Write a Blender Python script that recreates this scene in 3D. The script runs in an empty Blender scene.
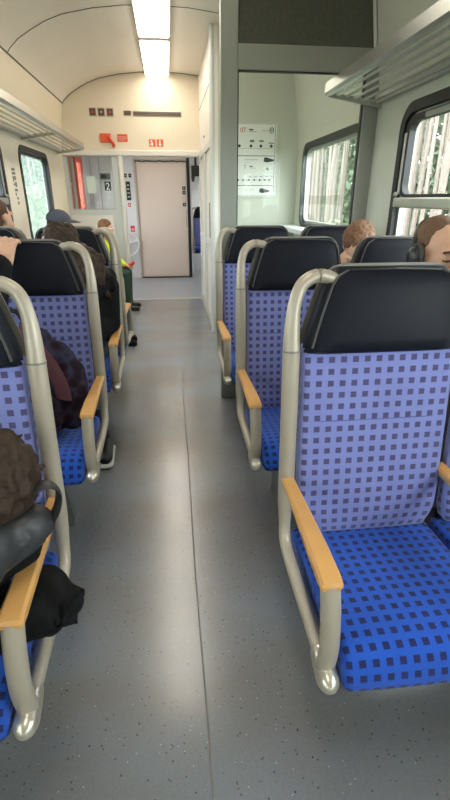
import bpy, bmesh, math, random
import numpy as np
from mathutils import Vector, Matrix, Quaternion, noise

random.seed(7)
S = bpy.context.scene
COL = S.collection
PI = math.pi
XC = -0.014                      # middle of the aisle

# ------------------------------------------------------------------ materials
def new_mat(name):
    m = bpy.data.materials.new(name); m.use_nodes = True
    nt = m.node_tree; b = nt.nodes['Principled BSDF']
    return m, nt, b

def pmat(name, col, rough=0.5, metal=0.0, noise_amt=0.06, scale=30, bump=0.0, spec=0.5, coord='Object', sheen=0.0):
    m, nt, b = new_mat(name)
    N, L = nt.nodes, nt.links
    tc = N.new('ShaderNodeTexCoord'); nz = N.new('ShaderNodeTexNoise')
    nz.inputs['Scale'].default_value = scale; nz.inputs['Detail'].default_value = 4
    L.new(tc.outputs[coord], nz.inputs['Vector'])
    mx = N.new('ShaderNodeMix'); mx.data_type = 'RGBA'
    c = Vector(col)
    mx.inputs[6].default_value = (*(c*(1-noise_amt)), 1); mx.inputs[7].default_value = (*[min(1, v*(1+noise_amt)) for v in c], 1)
    L.new(nz.outputs['Fac'], mx.inputs[0]); L.new(mx.outputs[2], b.inputs['Base Color'])
    b.inputs['Roughness'].default_value = rough; b.inputs['Metallic'].default_value = metal
    b.inputs['Specular IOR Level'].default_value = spec
    if sheen: b.inputs['Sheen Weight'].default_value = sheen
    if bump:
        bp = N.new('ShaderNodeBump'); bp.inputs['Strength'].default_value = bump; bp.inputs['Distance'].default_value = 0.01
        L.new(nz.outputs['Fac'], bp.inputs['Height']); L.new(bp.outputs['Normal'], b.inputs['Normal'])
    return m

def fabric(name, base, sq, cell=0.0335, half=0.26, sheen=0.25):
    m, nt, b = new_mat(name); N, L = nt.nodes, nt.links
    tc = N.new('ShaderNodeTexCoord')
    sc = N.new('ShaderNodeVectorMath'); sc.operation = 'SCALE'; sc.inputs['Scale'].default_value = 1/cell
    L.new(tc.outputs['UV'], sc.inputs[0])
    fr = N.new('ShaderNodeVectorMath'); fr.operation = 'FRACTION'; L.new(sc.outputs[0], fr.inputs[0])
    sp = N.new('ShaderNodeSeparateXYZ'); L.new(fr.outputs[0], sp.inputs[0])
    ms = []
    for ax in ('X', 'Y'):
        d = N.new('ShaderNodeMath'); d.operation = 'SUBTRACT'; d.inputs[1].default_value = 0.5; L.new(sp.outputs[ax], d.inputs[0])
        a = N.new('ShaderNodeMath'); a.operation = 'ABSOLUTE'; L.new(d.outputs[0], a.inputs[0])
        r = N.new('ShaderNodeMapRange'); r.inputs['From Min'].default_value = half-0.02; r.inputs['From Max'].default_value = half+0.02
        r.inputs['To Min'].default_value = 1; r.inputs['To Max'].default_value = 0
        L.new(a.outputs[0], r.inputs['Value']); ms.append(r)
    mu = N.new('ShaderNodeMath'); mu.operation = 'MULTIPLY'; L.new(ms[0].outputs[0], mu.inputs[0]); L.new(ms[1].outputs[0], mu.inputs[1])
    # woven stripes inside each square
    st = N.new('ShaderNodeMath'); st.operation = 'MULTIPLY'; st.inputs[1].default_value = 2*PI*8; L.new(sp.outputs['Y'], st.inputs[0])
    sn = N.new('ShaderNodeMath'); sn.operation = 'SINE'; L.new(st.outputs[0], sn.inputs[0])
    s2 = N.new('ShaderNodeMapRange'); s2.inputs['From Min'].default_value = -1; s2.inputs['From Max'].default_value = 1
    s2.inputs['To Min'].default_value = 0.78; s2.inputs['To Max'].default_value = 1.0; L.new(sn.outputs[0], s2.inputs['Value'])
    m2 = N.new('ShaderNodeMath'); m2.operation = 'MULTIPLY'; L.new(mu.outputs[0], m2.inputs[0]); L.new(s2.outputs[0], m2.inputs[1])
    nz = N.new('ShaderNodeTexNoise'); nz.inputs['Scale'].default_value = 9; nz.inputs['Detail'].default_value = 6
    L.new(tc.outputs['UV'], nz.inputs['Vector'])
    bmx = N.new('ShaderNodeMix'); bmx.data_type = 'RGBA'
    bmx.inputs[6].default_value = (*[v*0.85 for v in base], 1); bmx.inputs[7].default_value = (*[min(1, v*1.15) for v in base], 1)
    L.new(nz.outputs['Fac'], bmx.inputs[0])
    mx = N.new('ShaderNodeMix'); mx.data_type = 'RGBA'; L.new(m2.outputs[0], mx.inputs[0])
    L.new(bmx.outputs[2], mx.inputs[6]); mx.inputs[7].default_value = (*sq, 1)
    L.new(mx.outputs[2], b.inputs['Base Color'])
    b.inputs['Roughness'].default_value = 0.85; b.inputs['Sheen Weight'].default_value = sheen
    b.inputs['Sheen Roughness'].default_value = 0.5; b.inputs['Sheen Tint'].default_value = (0.75, 0.8, 1, 1)
    b.inputs['Specular IOR Level'].default_value = 0.25
    return m

def emat(name, col, strength):
    m = bpy.data.materials.new(name); m.use_nodes = True; nt = m.node_tree
    nt.nodes.clear(); o = nt.nodes.new('ShaderNodeOutputMaterial'); e = nt.nodes.new('ShaderNodeEmission')
    e.inputs[0].default_value = (*col, 1); e.inputs[1].default_value = strength
    nt.links.new(e.outputs[0], o.inputs[0]); return m

def glassmat(name, tint, gloss=0.06, haze=0.0, hazecol=(0.8, 0.9, 0.85)):
    m = bpy.data.materials.new(name); m.use_nodes = True; nt = m.node_tree; N, L = nt.nodes, nt.links
    N.clear(); o = N.new('ShaderNodeOutputMaterial'); t = N.new('ShaderNodeBsdfTransparent'); t.inputs[0].default_value = (*tint, 1)
    g = N.new('ShaderNodeBsdfGlossy'); g.inputs['Roughness'].default_value = 0.02
    mx = N.new('ShaderNodeMixShader')
    mx.inputs[0].default_value = gloss
    L.new(t.outputs[0], mx.inputs[1]); L.new(g.outputs[0], mx.inputs[2])
    last = mx
    if haze:
        tl = N.new('ShaderNodeBsdfTranslucent'); tl.inputs[0].default_value = (*hazecol, 1)
        nz = N.new('ShaderNodeTexNoise'); nz.inputs['Scale'].default_value = 4; tc = N.new('ShaderNodeTexCoord'); L.new(tc.outputs['Object'], nz.inputs['Vector'])
        mr = N.new('ShaderNodeMapRange'); mr.inputs['To Min'].default_value = haze*0.7; mr.inputs['To Max'].default_value = haze*1.3
        L.new(nz.outputs['Fac'], mr.inputs['Value'])
        m2 = N.new('ShaderNodeMixShader'); L.new(mr.outputs[0], m2.inputs[0]); L.new(mx.outputs[0], m2.inputs[1]); L.new(tl.outputs[0], m2.inputs[2]); last = m2
    L.new(last.outputs[0], o.inputs[0]); return m

def floormat():
    m, nt, b = new_mat('speckled linoleum'); N, L = nt.nodes, nt.links
    tc = N.new('ShaderNodeTexCoord')
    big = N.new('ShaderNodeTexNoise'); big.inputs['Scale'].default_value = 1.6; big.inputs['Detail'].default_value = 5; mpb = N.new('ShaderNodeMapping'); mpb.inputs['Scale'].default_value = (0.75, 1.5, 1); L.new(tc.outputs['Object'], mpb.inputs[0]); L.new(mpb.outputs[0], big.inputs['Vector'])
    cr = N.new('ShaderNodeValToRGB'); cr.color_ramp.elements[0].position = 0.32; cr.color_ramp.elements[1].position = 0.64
    cr.color_ramp.elements[0].color = (0.180, 0.166, 0.150, 1); cr.color_ramp.elements[1].color = (0.195, 0.215, 0.245, 1)  # broad brown and blue-grey bands: lamplight and daylight painted into the floor colour
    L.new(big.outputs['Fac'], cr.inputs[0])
    fine = N.new('ShaderNodeTexNoise'); fine.inputs['Scale'].default_value = 260; fine.inputs['Detail'].default_value = 2; L.new(tc.outputs['Object'], fine.inputs['Vector'])
    fm = N.new('ShaderNodeMix'); fm.data_type = 'RGBA'; fm.blend_type = 'OVERLAY'; fm.inputs[0].default_value = 0.35
    L.new(cr.outputs[0], fm.inputs[6]); L.new(fine.outputs['Color'], fm.inputs[7])
    last = fm.outputs[2]
    for sc, thr, amt, col in ((55, 0.15, 0.75, (0.05, 0.05, 0.055)), (32, 0.085, 0.85, (0.035, 0.035, 0.04)), (47, 0.10, 0.6, (0.5, 0.5, 0.5))):
        v = N.new('ShaderNodeTexVoronoi'); v.inputs['Scale'].default_value = sc
        mp = N.new('ShaderNodeMapping'); mp.inputs['Location'].default_value = (sc*0.13, sc*0.37, 0.0); mp.inputs['Scale'].default_value = (1, 1, 0)
        L.new(tc.outputs['Object'], mp.inputs[0]); L.new(mp.outputs[0], v.inputs['Vector'])
        lt = N.new('ShaderNodeMath'); lt.operation = 'LESS_THAN'; lt.inputs[1].default_value = thr; L.new(v.outputs['Distance'], lt.inputs[0])
        sx = N.new('ShaderNodeSeparateColor'); L.new(v.outputs['Color'], sx.inputs[0])
        l2 = N.new('ShaderNodeMath'); l2.operation = 'LESS_THAN'; l2.inputs[1].default_value = 0.5; L.new(sx.outputs[0], l2.inputs[0])
        mu = N.new('ShaderNodeMath'); mu.operation = 'MULTIPLY'; L.new(lt.outputs[0], mu.inputs[0]); L.new(l2.outputs[0], mu.inputs[1])
        m3 = N.new('ShaderNodeMath'); m3.operation = 'MULTIPLY'; m3.inputs[1].default_value = amt; L.new(mu.outputs[0], m3.inputs[0])
        mx = N.new('ShaderNodeMix'); mx.data_type = 'RGBA'; L.new(m3.outputs[0], mx.inputs[0]); L.new(last, mx.inputs[6]); mx.inputs[7].default_value = (*col, 1)
        last = mx.outputs[2]
    L.new(last, b.inputs['Base Color'])
    rr = N.new('ShaderNodeMapRange'); rr.inputs['To Min'].default_value = 0.18; rr.inputs['To Max'].default_value = 0.30
    L.new(big.outputs['Fac'], rr.inputs['Value']); L.new(rr.outputs[0], b.inputs['Roughness'])
    b.inputs['Specular IOR Level'].default_value = 1.0
    return m

M = {}
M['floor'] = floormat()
M['floor2'] = pmat('vestibule floor', (0.27, 0.29, 0.33), 0.35, noise_amt=0.12, scale=120)
M['strip'] = pmat('threshold strip', (0.5, 0.46, 0.4), 0.45)
M['seam'] = pmat('floor weld', (0.2, 0.19, 0.175), 0.5)
M['ceil'] = pmat('cream ceiling paint', (0.80, 0.735, 0.63), 0.45, scale=3, noise_amt=0.03)
M['frieze'] = pmat('cream frieze panel', (0.76, 0.67, 0.52), 0.4, scale=3, noise_amt=0.03)
M['wallL'] = pmat('cream wall panel', (0.78, 0.70, 0.57), 0.45, scale=4, noise_amt=0.03)
M['wallR'] = pmat('pale green grey wall panel', (0.54, 0.56, 0.485), 0.45, scale=4, noise_amt=0.03)
M['white'] = pmat('off white panel', (0.74, 0.71, 0.66), 0.4, scale=4, noise_amt=0.03)
M['bluewhite'] = pmat('cool white panel', (0.66, 0.67, 0.72), 0.4, scale=4, noise_amt=0.03)
M['pink'] = pmat('beige pink door paint', (0.69, 0.59, 0.53), 0.4, scale=3, noise_amt=0.03)
M['greyframe'] = pmat('grey green frame paint', (0.30, 0.31, 0.275), 0.5, scale=8, noise_amt=0.04)
M['lightgrey'] = pmat('light grey frame paint', (0.58, 0.60, 0.57), 0.45, scale=8, noise_amt=0.03)
M['darkpanel'] = pmat('dark speckled panel', (0.085, 0.088, 0.07), 0.22, scale=60, noise_amt=0.35)
M['joint'] = pmat('dark joint', (0.16, 0.14, 0.12), 0.6)
M['alu'] = pmat('brushed aluminium', (0.46, 0.47, 0.44), 0.32, metal=0.85, scale=40)
M['alud'] = pmat('dull aluminium', (0.42, 0.43, 0.41), 0.45, metal=0.6, scale=40)
M['tube'] = pmat('beige grey painted tube', (0.42, 0.365, 0.285), 0.36, metal=0.2, scale=14, noise_amt=0.07)
M['cap'] = pmat('worn metal cap', (0.62, 0.57, 0.47), 0.28, metal=0.7, scale=25, noise_amt=0.12)
M['wood'] = pmat('light beech', (0.60, 0.315, 0.10), 0.4, scale=18, noise_amt=0.12)
M['leather'] = pmat('black leatherette', (0.0075, 0.0085, 0.014), 0.50, scale=160, noise_amt=0.2, bump=0.05, spec=0.15)
M['piping'] = pmat('black piping', (0.05, 0.048, 0.045), 0.45)
M['shell'] = pmat('grey seat shell', (0.20, 0.185, 0.16), 0.45, scale=20)
M['pedestal'] = pmat('dark grey pedestal', (0.13, 0.14, 0.14), 0.5)
M['cush'] = fabric('blue seat plush', (0.011, 0.075, 0.43), (0.010, 0.007, 0.045), cell=0.0297, half=0.255)
M['back'] = fabric('lavender blue backrest plush', (0.19, 0.215, 0.49), (0.055, 0.042, 0.105), cell=0.0313, half=0.25, sheen=0.4)
M['seam2'] = pmat('backrest seam thread', (0.07, 0.085, 0.27), 0.8)
M['rubber'] = pmat('black rubber', (0.018, 0.018, 0.02), 0.5)
M['glass'] = glassmat('window glass', (0.93, 0.96, 0.94), 0.05)
M['glassL'] = glassmat('hazy window glass', (0.83, 0.86, 0.85), 0.05, haze=0.10, hazecol=(0.55, 0.66, 0.62))
M['glassP'] = glassmat('partition glass', (0.93, 0.95, 0.92), 0.01)
M['lamp'] = emat('lamp diffuser', (1.0, 0.915, 0.79), 9.0)
M['lampf'] = pmat('lamp rim', (0.55, 0.48, 0.38), 0.5)
M['black'] = pmat('black plastic', (0.012, 0.012, 0.013), 0.4)
M['brown'] = pmat('brown grille', (0.10, 0.065, 0.04), 0.55)
M['red'] = pmat('signal red', (0.62, 0.045, 0.02), 0.4)
M['orange'] = pmat('red orange sign', (0.72, 0.10, 0.03), 0.45)
M['paper'] = pmat('white paper', (0.78, 0.80, 0.78), 0.5, noise_amt=0.02)
M['mint'] = pmat('mint paper', (0.62, 0.72, 0.62), 0.5, noise_amt=0.02)
M['ink'] = pmat('dark ink', (0.045, 0.05, 0.05), 0.6)
M['ink2'] = pmat('grey ink', (0.17, 0.18, 0.18), 0.6)
M['inkred'] = pmat('red ink', (0.55, 0.06, 0.05), 0.6)
M['inkgreen'] = pmat('dark green ink', (0.03, 0.12, 0.06), 0.6)
M['skin'] = pmat('skin', (0.60, 0.34, 0.23), 0.5, scale=12, noise_amt=0.08)
M['skin2'] = pmat('pale skin', (0.66, 0.40, 0.28), 0.5, scale=12, noise_amt=0.08)
M['lip'] = pmat('lips', (0.46, 0.17, 0.13), 0.5)
M['eye'] = pmat('eye dark', (0.03, 0.02, 0.018), 0.3)
M['hair_d'] = pmat('dark brown hair', (0.038, 0.022, 0.013), 0.6, scale=70, noise_amt=0.5, bump=0.5, spec=0.25)
M['hair_b'] = pmat('brown hair', (0.085, 0.042, 0.022), 0.6, scale=70, noise_amt=0.45, bump=0.5, spec=0.25)
M['hair_r'] = pmat('reddish brown hair', (0.17, 0.085, 0.045), 0.6, scale=70, noise_amt=0.4, bump=0.5, spec=0.25)
M['hair_s'] = pmat('short light brown hair', (0.15, 0.085, 0.05), 0.6, scale=90, noise_amt=0.35, bump=0.4, spec=0.25)
M['hair_l'] = pmat('light brown hair', (0.16, 0.08, 0.035), 0.6, scale=70, noise_amt=0.4, bump=0.5, spec=0.25)
M['blackcloth'] = pmat('black cloth', (0.006, 0.006, 0.007), 0.85, scale=60, noise_amt=0.3, bump=0.1, spec=0.2)
M['dgreycloth'] = pmat('charcoal nylon', (0.030, 0.031, 0.033), 0.5, scale=50, noise_amt=0.25, bump=0.1)
M['greycloth'] = pmat('grey sweatshirt', (0.20, 0.21, 0.23), 0.8, scale=60)
M['navy'] = pmat('dark navy cloth', (0.02, 0.024, 0.04), 0.8, scale=60)
M['capcloth'] = pmat('dark slate cap cloth', (0.045, 0.05, 0.07), 0.8, scale=60)
M['yellow'] = pmat('hi vis yellow', (0.75, 0.85, 0.02), 0.6)
M['green'] = pmat('dark green trousers', (0.02, 0.055, 0.035), 0.7, scale=40, noise_amt=0.2)
M['olive'] = pmat('dark olive jacket', (0.06, 0.05, 0.04), 0.75, scale=40)
M['maroon'] = pmat('maroon strap', (0.095, 0.028, 0.035), 0.6, scale=40, noise_amt=0.2)
M['sole'] = pmat('white sole', (0.6, 0.58, 0.53), 0.6)
M['bark'] = pmat('pale pine bark', (0.24, 0.195, 0.17), 0.9, scale=9, noise_amt=0.35, bump=0.4)
M['leaf'] = pmat('pale green leaf', (0.14, 0.19, 0.09), 0.8, scale=2, noise_amt=0.35)
M['leaf2'] = pmat('blueish green leaf', (0.17, 0.21, 0.145), 0.8, scale=2, noise_amt=0.35)
M['soil'] = pmat('forest floor', (0.12, 0.125, 0.07), 0.95, scale=1.5, noise_amt=0.3)

def backpack_mat():
    m, nt, b = new_mat('dark purple patterned nylon'); N, L = nt.nodes, nt.links
    tc = N.new('ShaderNodeTexCoord'); v = N.new('ShaderNodeTexVoronoi'); v.inputs['Scale'].default_value = 28; L.new(tc.outputs['Object'], v.inputs['Vector'])
    cr = N.new('ShaderNodeValToRGB'); e = cr.color_ramp.elements
    e[0].color = (0.010, 0.007, 0.012, 1); e[1].color = (0.03, 0.032, 0.06, 1); e[0].position = 0.15; e[1].position = 0.8
    x = e.new(0.5); x.color = (0.022, 0.009, 0.014, 1)
    L.new(v.outputs['Distance'], cr.inputs[0]); L.new(cr.outputs[0], b.inputs['Base Color']); b.inputs['Roughness'].default_value = 0.85; b.inputs['Specular IOR Level'].default_value = 0.15
    return m
M['backpack'] = backpack_mat()

# ------------------------------------------------------------------ builders
def link(name, mesh, mat, parent=None):
    o = bpy.data.objects.new(name, mesh); COL.objects.link(o)
    if mat is not None:
        for mm in (mat if isinstance(mat, (list, tuple)) else [mat]): mesh.materials.append(mm)
    if parent is not None: o.parent = parent
    return o

def finish(name, bm, mat, parent=None, smooth=True, angle=40):
    bmesh.ops.recalc_face_normals(bm, faces=bm.faces[:])
    me = bpy.data.meshes.new(name); bm.to_mesh(me); bm.free()
    if smooth:
        for p in me.polygons: p.use_smooth = True
        me.set_sharp_from_angle(angle=math.radians(angle))
    return link(name, me, mat, parent)

def empty(name, loc=(0, 0, 0)):
    o = bpy.data.objects.new(name, None); COL.objects.link(o); o.location = loc; o.empty_display_size = 0.1; return o

def tag(o, label, cat, group=None, kind=None):
    o['label'] = label; o['category'] = cat
    if group: o['group'] = group
    if kind: o['kind'] = kind
    return o

def struct(o): o['kind'] = 'structure'; return o

def box(bm, x0, x1, y0, y1, z0, z1, bev=0.0, seg=2):
    r = bmesh.ops.create_cube(bm, size=1)
    vs = r['verts']
    for v in vs: v.co = Vector(((x0+x1)/2 + v.co.x*(x1-x0), (y0+y1)/2 + v.co.y*(y1-y0), (z0+z1)/2 + v.co.z*(z1-z0)))
    if bev:
        es = list({e for v in vs for e in v.link_edges})
        bmesh.ops.bevel(bm, geom=es, offset=bev, segments=seg, affect='EDGES', profile=0.5)

def smooth_path(pts, n=6):
    P = [Vector(p) for p in pts]; out = []
    for i in range(len(P)-1):
        p0 = P[max(i-1, 0)]; p1 = P[i]; p2 = P[i+1]; p3 = P[min(i+2, len(P)-1)]
        for k in range(n):
            t = k/n
            out.append(0.5*((2*p1)+(-p0+p2)*t+(2*p0-5*p1+4*p2-p3)*t*t+(-p0+3*p1-3*p2+p3)*t**3))
    out.append(P[-1]); return out

def tube(bm, path, r, n=12, ref=Vector((1, 0, 0)), asp=1.0, closed=False):
    """sweep an ellipse: radius r along ref, r*asp across; r may be a list"""
    P = [Vector(p) for p in path]; rings = []
    for i, p in enumerate(P):
        if closed: t = P[(i+1) % len(P)]-P[i-1]
        else: t = P[min(i+1, len(P)-1)]-P[max(i-1, 0)]
        t.normalize()
        a = ref-t*ref.dot(t)
        if a.length < 0.05: a = Vector((0, 1, 0))-t*t.y
        if a.length < 0.05: a = Vector((0, 0, 1))-t*t.z
        a.normalize(); b = t.cross(a)
        rr = r[i] if isinstance(r, (list, tuple)) else r
        rings.append([bm.verts.new(p+a*rr*math.cos(2*PI*k/n)+b*rr*asp*math.sin(2*PI*k/n)) for k in range(n)])
    m = len(rings)
    for i in range(m if closed else m-1):
        A, B = rings[i], rings[(i+1) % m]
        for k in range(n): bm.faces.new((A[k], A[(k+1) % n], B[(k+1) % n], B[k]))
    if not closed: bm.faces.new(rings[0][::-1]); bm.faces.new(rings[-1])

def cyl(bm, p0, p1, r0, r1=None, n=16):
    r1 = r0 if r1 is None else r1
    tube(bm, [p0, p1], [r0, r1], n)

def ball(bm, c, rad, rot=None, sub=3):
    r = bmesh.ops.create_icosphere(bm, subdivisions=sub, radius=1)
    rad = (rad,)*3 if isinstance(rad, (int, float)) else rad
    for v in r['verts']:
        q = Vector((v.co.x*rad[0], v.co.y*rad[1], v.co.z*rad[2]))
        if rot is not None: q = rot @ q
        v.co = q+Vector(c)

def slab(bm, prof, x0, x1, er, side, bulge=0.0, nst=5, taper=None):
    """extrude a closed (y,z) profile over x with rounded ends and a UV layer in metres; mirrored by side"""
    uvl = bm.loops.layers.uv.verify()
    P = [Vector((p[0], p[1])) for p in prof]; n = len(P)
    nor = []
    area = sum(P[i].x*P[(i+1) % n].y-P[(i+1) % n].x*P[i].y for i in range(n))
    for i in range(n):
        t = P[(i+1) % n]-P[i-1]; t.normalize(); q = Vector((t.y, -t.x)); nor.append(q if area > 0 else -q)
    arc = [0]
    for i in range(n): arc.append(arc[-1]+(P[(i+1) % n]-P[i]).length)
    st = []
    for k in range(nst):
        a = k/(nst-1)*PI/2; st.append((x0+er*(1-math.sin(a)), er*(1-math.cos(a))) if False else (x0+er*(1-math.cos(a)), er*(1-math.sin(a))))
    mid = 8
    inner = [(x0+er+(x1-x0-2*er)*k/mid, 0) for k in range(1, mid)]
    st = st+inner+[(x0+x1-a, b) for a, b in reversed(st)]
    rings = []
    for (x, ins) in st:
        s = (x-(x0+x1)/2)/((x1-x0)/2); bl = bulge*(1-s*s)
        row = []
        for i in range(n):
            p = P[i]-nor[i]*ins+nor[i]*bl
            xx = x
            if taper: xx = (x0+x1)/2+(x-(x0+x1)/2)*taper(p.y)
            row.append(bm.verts.new((side*xx, p.x, p.y)))
        rings.append(row)
    for j in range(len(st)-1):
        for i in range(n):
            vs = [rings[j][i], rings[j][(i+1) % n], rings[j+1][(i+1) % n], rings[j+1][i]]
            f = bm.faces.new(vs)
            side_ish = st[j][1] > er*0.45 or st[j+1][1] > er*0.45
            uv = [(st[j][0]-st[j][1]*0.5, arc[i]), (st[j][0]-st[j][1]*0.5, arc[i+1]), (st[j+1][0]-st[j+1][1]*0.5, arc[i+1]), (st[j+1][0]-st[j+1][1]*0.5, arc[i])]
            for l, c in zip(f.loops, uv): l[uvl].uv = (c[0]+0.004, c[1])
    for row in (rings[0], rings[-1]):
        f = bm.faces.new(row)
        for l in f.loops: l[uvl].uv = (l.vert.co.y, l.vert.co.z)

def rrect(w0, w1, h0, h1, r, n=8):
    pts = []
    for cx, cy, a0 in ((w1-r, h1-r, 0), (w0+r, h1-r, PI/2), (w0+r, h0+r, PI), (w1-r, h0+r, 3*PI/2)):
        for k in range(n+1):
            a = a0+PI/2*k/n; pts.append((cx+r*math.cos(a), cy+r*math.sin(a)))
    return pts

def ring_yz(bm, outer, inner, x0, x1):
    """frame ring between two loops of equal length in the (y,z) plane, thick in x"""
    n = len(outer)
    L = [[bm.verts.new((x, p[0], p[1])) for p in lp] for x in (x0, x1) for lp in (outer, inner)]
    for i in range(n):
        j = (i+1) % n
        for a, b in ((0, 1), (1, 3), (3, 2), (2, 0)):
            bm.faces.new((L[a][i], L[a][j], L[b][j], L[b][i]))

def poly_extrude(bm, pts, d):
    """closed polygon of 3-D points extruded by vector d"""
    d = Vector(d); A = [bm.verts.new(p) for p in pts]; B = [bm.verts.new(Vector(p)+d) for p in pts]; n = len(A)
    bm.faces.new(A[::-1]); bm.faces.new(B)
    for i in range(n): bm.faces.new((A[i], A[(i+1) % n], B[(i+1) % n], B[i]))

def strip(bm, sec, y0, y1, th):
    """open section [(x,z)] swept along y with thickness th outwards (up)"""
    n = len(sec); V = []
    for y in (y0, y1):
        lo = [bm.verts.new((x, y, z)) for x, z in sec]
        hi = []
        for i in range(n):
            a = Vector(sec[max(i-1, 0)]); b = Vector(sec[min(i+1, n-1)]); t = (b-a).normalized()
            q = Vector((t.y, -t.x)) if t.x < 0 else Vector((-t.y, t.x))
            hi.append(bm.verts.new((sec[i][0]+q.x*th, y, sec[i][1]+q.y*th)))
        V.append((lo, hi))
    for i in range(n-1):
        bm.faces.new((V[0][0][i], V[0][0][i+1], V[1][0][i+1], V[1][0][i]))
        bm.faces.new((V[0][1][i], V[1][1][i], V[1][1][i+1], V[0][1][i+1]))
    for e in (0, 1):
        for i in range(n-1): bm.faces.new((V[e][0][i], V[e][1][i], V[e][1][i+1], V[e][0][i+1]))
    for i in (0, n-1): bm.faces.new((V[0][0][i], V[1][0][i], V[1][1][i], V[0][1][i]))

# text as mesh
def text_mesh(name, body, size, mat, parent, loc, rot, extrude=0.0005):
    cu = bpy.data.curves.new(name, 'FONT'); cu.body = body; cu.size = size; cu.extrude = extrude; cu.resolution_u = 3
    o = bpy.data.objects.new(name, cu); COL.objects.link(o)
    dg = bpy.context.evaluated_depsgraph_get(); me = bpy.data.meshes.new_from_object(o.evaluated_get(dg))
    bpy.data.objects.remove(o); bpy.data.curves.remove(cu)
    me.transform(Matrix.Translation(loc) @ rot.to_4x4()); me.materials.clear()
    return link(name, me, mat, parent)
ROT_FRONT = Matrix.Rotation(PI/2, 3, 'X')              # text facing -y

# ------------------------------------------------------------------ shell
Y0, YP, YE = -3.2, 6.75, 8.72
XL, XR = -1.29, 1.27
WT = 1.86                                             # wall top / frieze foot
def sec(side):
    pts = [(1.284, WT), (1.262, 2.02), (1.2, 2.40)]
    return [(XC+side*x, z) for x, z in pts]
def ceil_sec():
    half = [(1.2, 2.40), (1.17, 2.437), (1.1, 2.497), (0.99, 2.56), (0.87, 2.62), (0.74, 2.665), (0.5, 2.712), (0.26, 2.738), (0.0, 2.745)]
    return [(XC-x, z) for x, z in half]+[(XC+x, z) for x, z in reversed(half[:-1])]

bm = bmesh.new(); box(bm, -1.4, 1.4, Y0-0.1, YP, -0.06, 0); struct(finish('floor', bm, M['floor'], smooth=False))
bm = bmesh.new(); box(bm, -1.4, 1.4, YP, 12.2, -0.06, 0.0); o = struct(finish('floor_vestibule', bm, M['floor2'], smooth=False))
bm = bmesh.new(); box(bm, XC-0.55, 0.452, 6.72, 6.79, 0, 0.004); struct(finish('trim_1', bm, M['strip'], smooth=False))
bm = bmesh.new(); tube(bm, [(0.05, -3.0, 0.0008), (0.046, 0.8, 0.0008), (0.042, 1.4, 0.0008), (0.052, 2.3, 0.0008), (0.053, 3.4, 0.0008)], 0.0028, 6, asp=0.3); struct(finish('trim_2', bm, M['seam']))

bm = bmesh.new(); strip(bm, ceil_sec(), Y0, YP, 0.04); struct(finish('ceiling', bm, M['ceil'], angle=60))
for k, side in enumerate((-1, 1)):
    bm = bmesh.new(); strip(bm, sec(side), Y0, YP, 0.03); struct(finish('trim_%d' % (3+k), bm, M['frieze'] if side < 0 else M['wallR'], angle=60))
# panel joints across and along the ceiling
cs = ceil_sec()
def inset(p, d): 
    c = Vector((XC, 1.3)); v = Vector(p)-c; return c+v*(1-d/v.length)
for k, y in enumerate((-2.1, 0.2, 2.4, 4.63)):
    bm = bmesh.new(); pts = [inset(p, 0.001) for p in cs]; tube(bm, [(p.x, y, p.y) for p in pts], 0.006, 6, ref=Vector((0, 1, 0)), asp=0.5)
    struct(finish('trim_%d' % (5+k), bm, M['joint']))
for k, side in enumerate((-1, 1)):
    bm = bmesh.new(); tube(bm, [(XC+side*1.197, Y0, 2.402), (XC+side*1.197, YP, 2.402)], 0.007, 6); struct(finish('trim_%d' % (9+k), bm, M['joint']))
bm = bmesh.new(); pts = [inset(p, 0.003) for p in ceil_sec()]; tube(bm, [(p.x, YP-0.012, p.y) for p in pts], 0.007, 6, ref=Vector((0, 1, 0)), asp=0.6); struct(finish('trim_11', bm, M['joint']))

WINL = [(-2.6, -1.3), (-0.85, 0.45), (1.05, 2.45), (2.95, 4.27), (4.78, 5.86)]
WINR = [(-2.6, -1.3), (-0.75, 0.65), (1.22, 2.70), (3.27, 4.66)]
WZ = {1: (0.92, 1.775), -1: (0.92, 1.765)}
def wall_with_holes(name, x, th, y0, y1, z0, z1, holes, mat):
    bm = bmesh.new()
    loops = [[(y0, z0), (y1, z0), (y1, z1), (y0, z1)]]+holes
    es = []; rims = []
    for lp in loops:
        vs = [bm.verts.new((x, p[0], p[1])) for p in lp]
        es += [bm.edges.new((vs[i], vs[(i+1) % len(vs)])) for i in range(len(vs))]
    bmesh.ops.triangle_fill(bm, edges=es, use_beauty=True, use_dissolve=False)
    r = bmesh.ops.extrude_face_region(bm, geom=bm.faces[:])
    for v in r['geom']:
        if isinstance(v, bmesh.types.BMVert): v.co.x += th
    return struct(finish(name, bm, mat, smooth=False))
def hole(w, side, zb=None): return rrect(w[0], w[1], WZ[side][0] if zb is None else zb, WZ[side][1], 0.11)
zbs = {}
holesR = [hole(w, 1, 1.10 if i == 3 else None) for i, w in enumerate(WINR)]
holesL = [hole(w, -1) for w in WINL]
wall_with_holes('wall_left', XL, -0.07, Y0, YP, 0, WT+0.02, holesL, M['wallL'])
wall_with_holes('wall_right', XR, 0.07, Y0, YP, 0, WT+0.02, holesR, M['wallR'])
nwin = 0
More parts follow.
